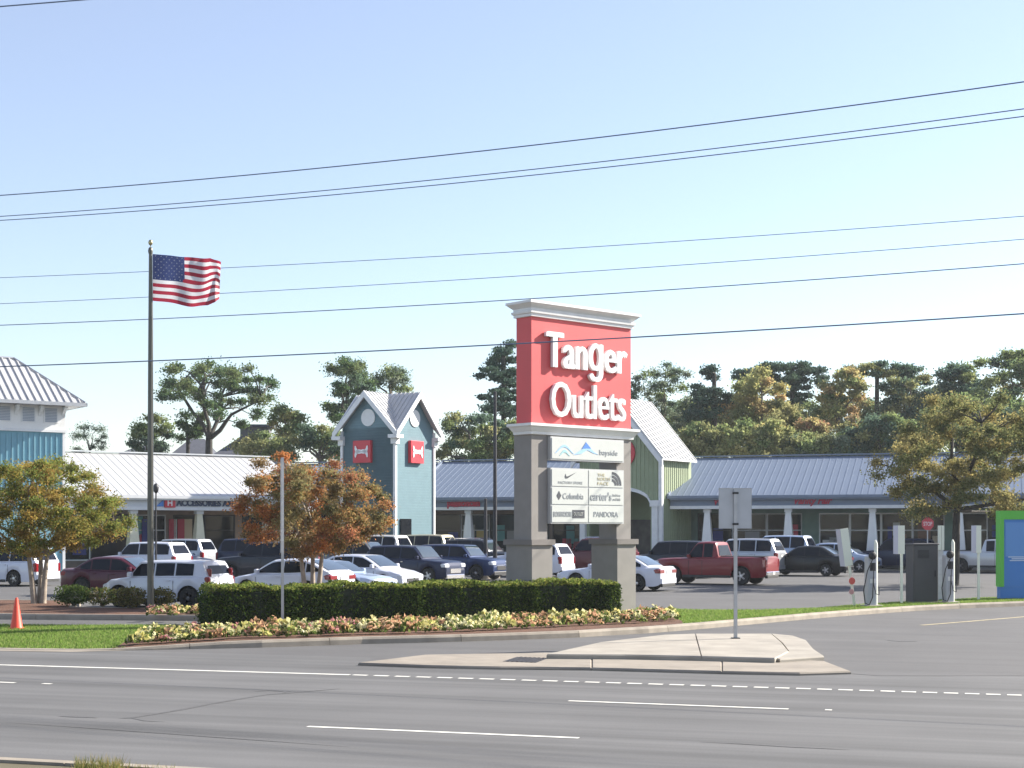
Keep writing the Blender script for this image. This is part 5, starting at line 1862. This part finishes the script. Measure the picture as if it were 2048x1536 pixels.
car_at('suv', 728, 80, -25, 'grey blue sport utility car partly hidden by the orange tree', P_['grey'], H=1.85)
car_at('suv', 828, 71, -32, 'dark navy sport utility car with chrome grille facing right', P_['navy'], H=1.74, chrome=True)
car_at('suv', 745, 87, 152, 'white upright vehicle under the teal tower, far row', P_['pearl'], H=2.18)
car_at('suv', 836, 91, 152, 'tan sport utility car with sunlit tail below the red shop lettering', P_['tan'], H=2.2, L=5.0)
car_at('sedan', 836, 79.5, -30, 'grey sedan whose roof shows above the chrome grilled dark car', P_['grey'], H=1.62)
car_at('suv', 922, 76, -30, 'blue sport utility car just left of the left sign pillar', P_['blue'], H=1.74)
car_at('suv', 962, 88, -30, 'black sport utility car behind the blue one by the sign pillar', P_['char'], H=1.92, rails=True)
car_at('suv', 1058, 81, 150, 'white sport utility car whose sunlit tail shows between the sign pillars', P_['white'], H=1.75)
car_at('suv', 1190, 85.5, 150, 'dark red sport utility car with roof rails between the sign pillars', P_['dkred'], H=2.0, rails=True)
car_at('sedan', 1232, 62.6, 150, 'white sedan behind the right sign pillar, bright boot to the right', P_['white'], H=1.42, rim=M_RIM)
car_at('pickup', 1432, 69.5, 150, 'red pickup truck with chrome rear bumper in the middle of the lot', P_['red'], cat='truck', L=5.5, name='pickup_truck')
car_at('suv', 1345, 79, 150, 'black sport utility car behind the bonnet of the red pickup', P_['char'], H=1.9)
car_at('suv', 1482, 83, 150, 'silver sport utility car right behind the bed of the red pickup', P_['silver'], H=2.0)
car_at('hatch', 1430, 91, 150, 'small white hatchback seen above the cab of the red pickup', P_['white'], H=1.7)
car_at('suv', 1552, 90, 150, 'pale blue sport utility car under the cursive red shop lettering', P_['icy'], H=2.15)
car_at('sedan', 1612, 82.5, 150, 'black sedan to the right of the red pickup', P_['black'], H=1.6, L=4.85)
car_at('hatch', 1682, 90, -28, 'white and blue hatchback facing right behind the black sedan', P_['icy'], H=1.7)
car_at('suv', 1795, 92, 150, 'dark navy sport utility car behind the dark cabinet', P_['navy'], H=1.95)
car_at('pickup', 1985, 88, -28, 'silver pickup truck parked at the right behind the slim marker signs', P_['silver'], cat='truck', name='pickup_truck', rim=M_RIMD)

# ================================================================== lot poles and signs
def pole(u, vtop, Y, r, lab, name='light_pole', cat='lamp post', head=False):
    X = (u - CU) / FPX * Y
    h = HCAM + (CV - vtop) / FPX * Y
    t = thing(name, lab, cat, (X, Y, 0))
    mb = MB(); mb.lathe([(r * 2.6, 0), (r * 2.6, .7), (r * 1.2, .75)], 14); mb.build('base', M_CONC2, t, smooth=40)
    mb = MB(); mb.tube([(0, 0, .7), (0, 0, h)], [r * 1.15, r * .8], 12); mb.build('shaft', M_DARKMET, t, smooth=60)
    mb = MB(); mb.lathe([(r * .8, h), (r * .9, h + .03), (r * .4, h + .08)], 12); mb.build('cap', M_DARKMET, t)
    if head:
        mb = MB(); mb.lathe([(.04, h - .3), (.12, h - .2), (.15, h), (.1, h + .16), (.02, h + .22)], 12); mb.build('lantern', M_DARKMET, t, smooth=60)
    return t
pole(990, 786, 78, .1, 'tall thin dark lot pole rising left of the red sign')
pole(971, 1000, 77, .1, 'short dark pole at the end of the red shop lettering')
pole(312, 975, 76, .045, 'small dark lantern post just right of the flagpole', head=True, name='lantern_post')
def lot_sign(u, vt, vb_, Y, color, lab, octo=False, w_=.5):
    X = (u - CU) / FPX * Y; s = Y / FPX
    t = thing('small_sign', lab, 'sign', (X, Y, 0), R(10))
    zt, zb_ = HCAM + (CV - vt) * s, HCAM + (CV - vb_) * s
    mb = MB(); mb.box(-.03, .03, -.02, .02, 0, zt - .02); mb.build('post', M_GALV, t)
    mb = MB()
    if octo:
        rr = (zt - zb_) / 2 / math.cos(math.pi / 8)
        mb.loft([[(rr * math.cos(math.pi / 8 + k * math.pi / 4), y, (zt + zb_) / 2 + rr * math.sin(math.pi / 8 + k * math.pi / 4)) for k in range(8)] for y in (-.035, -.025)])
    else:
        mb.box(-w_ / 2, w_ / 2, -.035, -.025, zb_, zt)
    f = mb.build('sign_face', color, t)
    if octo:
        letters('STOP', rr * .85, .006, M_LETTER, t, Matrix.Translation((-rr * .68, -.042, (zt + zb_) / 2 - rr * .3)), width=rr * 1.36)
    return t
lot_sign(1855, 1035, 1060, 84, mat('stop_red', (.5, .05, .07), .5), 'red octagonal stop sign seen above the dark cabinet', octo=True)
lot_sign(671, 1078, 1100, 66, mat('pink_face', (.65, .35, .33), .5), 'small pinkish white sign under the right side of the orange tree', w_=.28)

# ================================================================== trees
# near trees
make_tree('crape_myrtle', 'green and orange crape myrtle with pale double trunk at the left edge',
          [(-110, 960), (-40, 935), (20, 925), (60, 935), (95, 918), (130, 930), (170, 945), (185, 975), (215, 985), (222, 1005), (200, 1020), (240, 1035), (250, 1055), (215, 1075), (205, 1090), (165, 1085), (150, 1100), (110, 1095), (80, 1120), (55, 1100), (10, 1095), (-40, 1100), (-110, 1080), (-140, 1020)],
          48.2, 76, 150, 22, 560, .04, ['crape_g'], thick=4.6, forks=[(-.12, 0), (.13, .1), (0, .2)], bark=BARKL, trad=.17, fork_v=1105, limbs=16, base_z=.14, bright=1.4)
make_tree('crape_myrtle', 'orange red crape myrtle behind the left part of the hedge',
          [(468, 945), (500, 930), (525, 915), (545, 922), (580, 912), (610, 925), (640, 915), (680, 920), (712, 935), (722, 965), (755, 980), (765, 1000), (785, 1010), (770, 1035), (775, 1055), (745, 1075), (720, 1080), (700, 1095), (660, 1098), (640, 1112), (600, 1108), (570, 1085), (540, 1080), (500, 1075), (490, 1050), (465, 1030), (485, 1000), (515, 985), (500, 965)],
          47.2, 622, 130, 21, 560, .039, ['crape_o', 'crape_o', 'autumn'], thick=4.4, forks=[(-.15, 0), (.14, .1), (0, .15)], bark=BARKL, trad=.16, fork_v=1110, limbs=18, base_z=.14, bright=1.45)
make_tree('honey_locust', 'tall olive yellow tree with dark trunk towering over the right charging post',
          [(1745, 935), (1780, 905), (1815, 890), (1800, 860), (1820, 825), (1835, 800), (1865, 795), (1885, 812), (1910, 792), (1945, 800), (1960, 820), (1995, 808), (2035, 830), (2090, 840), (2140, 900), (2160, 980), (2120, 1040), (2050, 1045), (2000, 1030), (1960, 1015), (1935, 1000), (1890, 1035), (1830, 1030), (1800, 1018), (1830, 1000), (1800, 985), (1775, 975), (1800, 955), (1770, 950)],
          68, 1908, 175, 22, 520, .058, ['honey', 'honey', 'yellow'], thick=8, bark=BARKD, trad=.22, fork_v=1010, limbs=26, base_z=0.0, bright=1.3)

far = []
def bt(kind, label, poly, Y, bu, clumps, cr, pals, **kw):
    fm = kw.pop('fm', None)
    kw.setdefault('bright', 2.35)
    if kind == 'pine_tree':
        kw['fork_v'] = min(p[1] for p in poly) + 14
    make_tree(kind, label, poly, Y, bu, clumps, cr * 1.08, int(kw.pop('nleaf', 130) * 3.2), kw.pop('ls', .2) * .62, pals, group='trees behind the shops', fm=fm, **kw)
bt('oak_tree', 'broad spreading oak with open crown against the sky at the left', [(312, 772), (335, 745), (372, 733), (430, 728), (470, 740), (500, 735), (535, 757), (553, 788), (530, 808), (505, 825), (487, 850), (465, 845), (455, 825), (415, 835), (400, 850), (378, 852), (362, 830), (378, 800), (345, 800), (330, 812), (318, 790)], 130, 416, 62, 15, ['oak'], thick=14, bark=BARKD, trad=.45, fork_v=868, limbs=40, ls=.17, nleaf=120)
bt('dark_tree', 'low dark foliage hanging from the oak over the house roofs', [(352, 850), (385, 835), (405, 862), (390, 890), (360, 880)], 132, 375, 8, 12, ['oak'], bark=BARKD, ls=.17)
bt('bare_tree', 'thin nearly bare shrubby tree between the hipped tower and flagpole', [(140, 870), (160, 850), (185, 858), (205, 852), (215, 880), (215, 905), (140, 905)], 128, 180, 16, 12, ['grey'], bark=BARKD, ls=.1, nleaf=80, trad=.12, limbs=16)
bt('dark_tree', 'narrow dark tree directly behind the flagpole', [(262, 880), (275, 850), (300, 835), (325, 838), (338, 860), (342, 900), (262, 905)], 126, 300, 20, 14, ['dark', 'green'], ls=.18)
bt('yellow_tree', 'round yellow green tree left of the teal tower', ell(572, 850, 30, 36), 124, 572, 20, 13, ['green', 'yellow'], ls=.18)
bt('dark_tree', 'rounded dark green tree mass just left of the teal tower', [(590, 880), (610, 865), (640, 850), (670, 855), (688, 870), (690, 915), (580, 915)], 120, 640, 22, 16, ['olive', 'green', 'dark'], ls=.18)
bt('dark_tree', 'olive undergrowth tree behind the orange tree', ell(520, 895, 60, 28), 119, 520, 22, 15, ['olive', 'green'], ls=.18)
bt('oak_tree', 'tall dark tree rising left of the teal tower gable', [(655, 740), (680, 718), (705, 714), (728, 730), (738, 760), (760, 770), (750, 800), (725, 830), (690, 850), (650, 840), (645, 822), (672, 800), (655, 770)], 126, 690, 44, 14, ['dark', 'oak'], thick=9, bark=BARKD, trad=.3, ls=.17)
bt('grey_tree', 'pale thin tree peeping over the teal tower ridge', [(738, 755), (770, 738), (805, 735), (825, 760), (828, 785), (790, 800), (745, 800)], 132, 780, 22, 14, ['grey', 'green'], ls=.15, nleaf=90)
bt('pine_tree', 'tall ragged dark pine just left of the red sign', [(998, 690), (1015, 684), (1034, 690), (1040, 760), (1045, 830), (1020, 838), (1000, 812), (975, 828), (958, 830), (952, 815), (975, 790), (950, 770), (955, 755), (975, 740), (965, 730), (990, 712)], 122, 1008, 46, 13, ['pine'], thick=7, bark=BARKD, trad=.28, ls=.2, squash=.45, fm=NEEDLE, fork_v=800)
bt('pine_tree', 'second dark pine hidden mostly behind the red sign', [(1040, 700), (1075, 690), (1100, 730), (1100, 830), (1040, 840)], 126, 1066, 24, 14, ['pine'], thick=6, bark=BARKD, ls=.2, squash=.45, fm=NEEDLE)
bt('green_tree', 'bushy olive green tree between teal tower and dark pine', [(878, 860), (900, 835), (925, 825), (950, 840), (975, 835), (1000, 845), (1035, 845), (1040, 918), (870, 918)], 118, 950, 56, 15, ['olive', 'green', 'dark'], thick=8, ls=.18)
bt('green_tree', 'dark bushy tree behind the middle shop roof and sign pillars', ell(1100, 880, 90, 40), 118, 1100, 40, 17, ['green', 'dark'], thick=8, ls=.18)
# right-hand wood, tree by tree
R_T = [
 ('grey_tree', 'thin grey green tree above the white roofed gable', [(1262, 765), (1285, 740), (1320, 728), (1350, 725), (1378, 745), (1365, 775), (1345, 800), (1360, 850), (1330, 880), (1300, 850), (1262, 820)], 128, 1325, 44, 14, ['grey', 'grey', 'green'], dict(ls=.15, nleaf=95)),
 ('pine_tree', 'dark pine with layered boughs right of the white gable roof', [(1405, 745), (1425, 733), (1445, 748), (1450, 775), (1470, 800), (1455, 830), (1420, 835), (1375, 838), (1370, 820), (1395, 800), (1375, 785), (1385, 770), (1412, 775)], 126, 1430, 34, 13, ['pine'], dict(squash=.5, fm=NEEDLE, ls=.2, trad=.28, bark=BARKD)),
 ('autumn_tree', 'orange brown autumn tree in the middle of the right wood', [(1455, 760), (1485, 745), (1520, 750), (1555, 770), (1560, 800), (1590, 815), (1605, 850), (1560, 880), (1490, 880), (1460, 840)], 124, 1520, 56, 15, ['autumn', 'olive', 'yellow'], dict(nleaf=150)),
 ('pine_tree', 'tall dark pine behind the orange autumn tree', [(1528, 735), (1545, 718), (1570, 716), (1590, 730), (1640, 728), (1652, 745), (1640, 770), (1615, 775), (1620, 800), (1595, 805), (1575, 790), (1550, 780), (1530, 760)], 132, 1585, 36, 13, ['pine', 'dark'], dict(squash=.5, fm=NEEDLE, ls=.2, trad=.3, bark=BARKD)),
 ('pine_tree', 'darker pine crown left of the orange autumn tree', [(1470, 748), (1500, 738), (1530, 742), (1525, 762), (1480, 765)], 134, 1500, 12, 12, ['pine'], dict(squash=.5, fm=NEEDLE, ls=.2, bark=BARKD)),
 ('mixed_tree', 'open tree with yellow and green leaves right of the tall pine', [(1630, 790), (1650, 760), (1690, 740), (1720, 745), (1725, 790), (1705, 830), (1660, 850), (1625, 840)], 127, 1675, 40, 13, ['olive', 'yellow', 'green', 'autumn'], dict(nleaf=100)),
 ('pine_tree', 'wide pine canopy crossing the top of the right wood', [(1680, 740), (1710, 730), (1760, 726), (1800, 735), (1850, 745), (1860, 765), (1820, 770), (1780, 758), (1720, 752)], 133, 1750, 34, 12, ['pine', 'olive'], dict(squash=.55, ls=.18, bark=BARKD, trad=.28)),
 ('mixed_tree', 'grey green tree below the wide pine canopy', [(1755, 765), (1800, 760), (1850, 765), (1875, 790), (1870, 850), (1800, 860), (1765, 820)], 128, 1815, 44, 14, ['grey', 'olive', 'dark'], dict(nleaf=110)),
 ('dark_tree', 'dark green tree left of the tallest one at the right edge', [(1875, 745), (1910, 730), (1945, 722), (1960, 760), (1950, 830), (1880, 830)], 130, 1915, 36, 15, ['green', 'dark', 'pine'], dict()),
 ('tall_tree', 'tallest green brown tree at the upper right edge', [(1945, 720), (1975, 705), (2010, 698), (2060, 705), (2120, 730), (2130, 880), (1990, 900), (1950, 840)], 126, 2020, 74, 17, ['green', 'dark', 'oak', 'olive'], dict(nleaf=150)),
 ('red_tree', 'small reddish tree low in the middle of the right wood', [(1600, 850), (1625, 840), (1650, 850), (1655, 885), (1605, 890)], 121, 1628, 16, 12, ['red', 'autumn'], dict()),
 ('red_tree', 'second small reddish tree under the wide pine canopy', [(1680, 850), (1705, 835), (1722, 850), (1720, 885), (1680, 885)], 121, 1702, 14, 12, ['red', 'olive'], dict()),
 ('green_tree', 'low yellow green tree directly behind the white gable roof end', [(1365, 860), (1395, 845), (1440, 855), (1450, 915), (1370, 915)], 118, 1410, 30, 14, ['green', 'olive'], dict()),
 ('green_tree', 'bright olive tree behind the left part of the long blue roof', [(1445, 870), (1480, 850), (1540, 848), (1580, 865), (1580, 918), (1445, 918)], 117, 1510, 50, 15, ['olive', 'green', 'yellow'], dict(nleaf=150)),
 ('green_tree', 'dull green tree behind the middle of the long blue roof', [(1575, 882), (1620, 870), (1680, 875), (1690, 918), (1575, 918)], 117, 1635, 36, 14, ['green', 'olive', 'grey'], dict(nleaf=150)),
 ('dark_tree', 'dark green rounded tree left of the olive yellow tall tree', [(1690, 870), (1725, 845), (1770, 835), (1815, 845), (1830, 918), (1690, 918)], 117, 1760, 52, 15, ['dark', 'green', 'olive'], dict(nleaf=150)),
 ('dark_tree', 'dark tree mass behind the tall olive yellow tree', [(1830, 830), (1900, 800), (2000, 810), (2100, 820), (2110, 920), (1830, 920)], 119, 1960, 70, 18, ['dark', 'green'], dict(nleaf=150)),
]
BACK = [(1385, 840, 42, 40, 'grey green tree in the back row left of the autumn tree', ['grey', 'green']),
        (1470, 835, 60, 45, 'olive tree in the back row behind the orange autumn tree', ['olive', 'grey']),
        (1600, 845, 70, 42, 'mixed green tree in the back row between the two reddish trees', ['green', 'grey', 'olive']),
        (1700, 840, 60, 45, 'dull olive tree in the back row under the wide pine canopy', ['olive', 'autumn', 'grey']),
        (1800, 835, 80, 48, 'grey green tree in the back row left of the tallest tree', ['grey', 'green', 'dark']),
        (1900, 820, 70, 50, 'dark olive tree in the back row behind the tall olive yellow tree', ['dark', 'olive'])]
for cx_, cy_, rx_, ry_, lab, pl_ in BACK:
    R_T.append(('background_tree', lab, ell(cx_, cy_, rx_, ry_), 142, cx_, 40, 16, pl_, dict(nleaf=110)))
for kind, lab, poly, Y, bu, cl, cr, pals, kw in R_T:
    bt(kind, lab, poly, Y, bu, cl, cr, pals, **kw)

# ================================================================== light autumn haze over the lot
hz_m = bpy.data.materials.new('haze')
hz_m.use_nodes = True
n = hz_m.node_tree.nodes
n.remove(n['Principled BSDF'])
pv = n.new('ShaderNodeVolumePrincipled')
pv.inputs['Color'].default_value = (.86, .93, 1.0, 1)
pv.inputs['Density'].default_value = 0.00023
pv.inputs['Anisotropy'].default_value = 0.2
hz_m.node_tree.links.new(pv.outputs[0], n['Material Output'].inputs['Volume'])
mb = MB(); mb.box(-420, 420, -20, 420, -1.2, 22)
mb.build('haze', hz_m, kind='stuff')
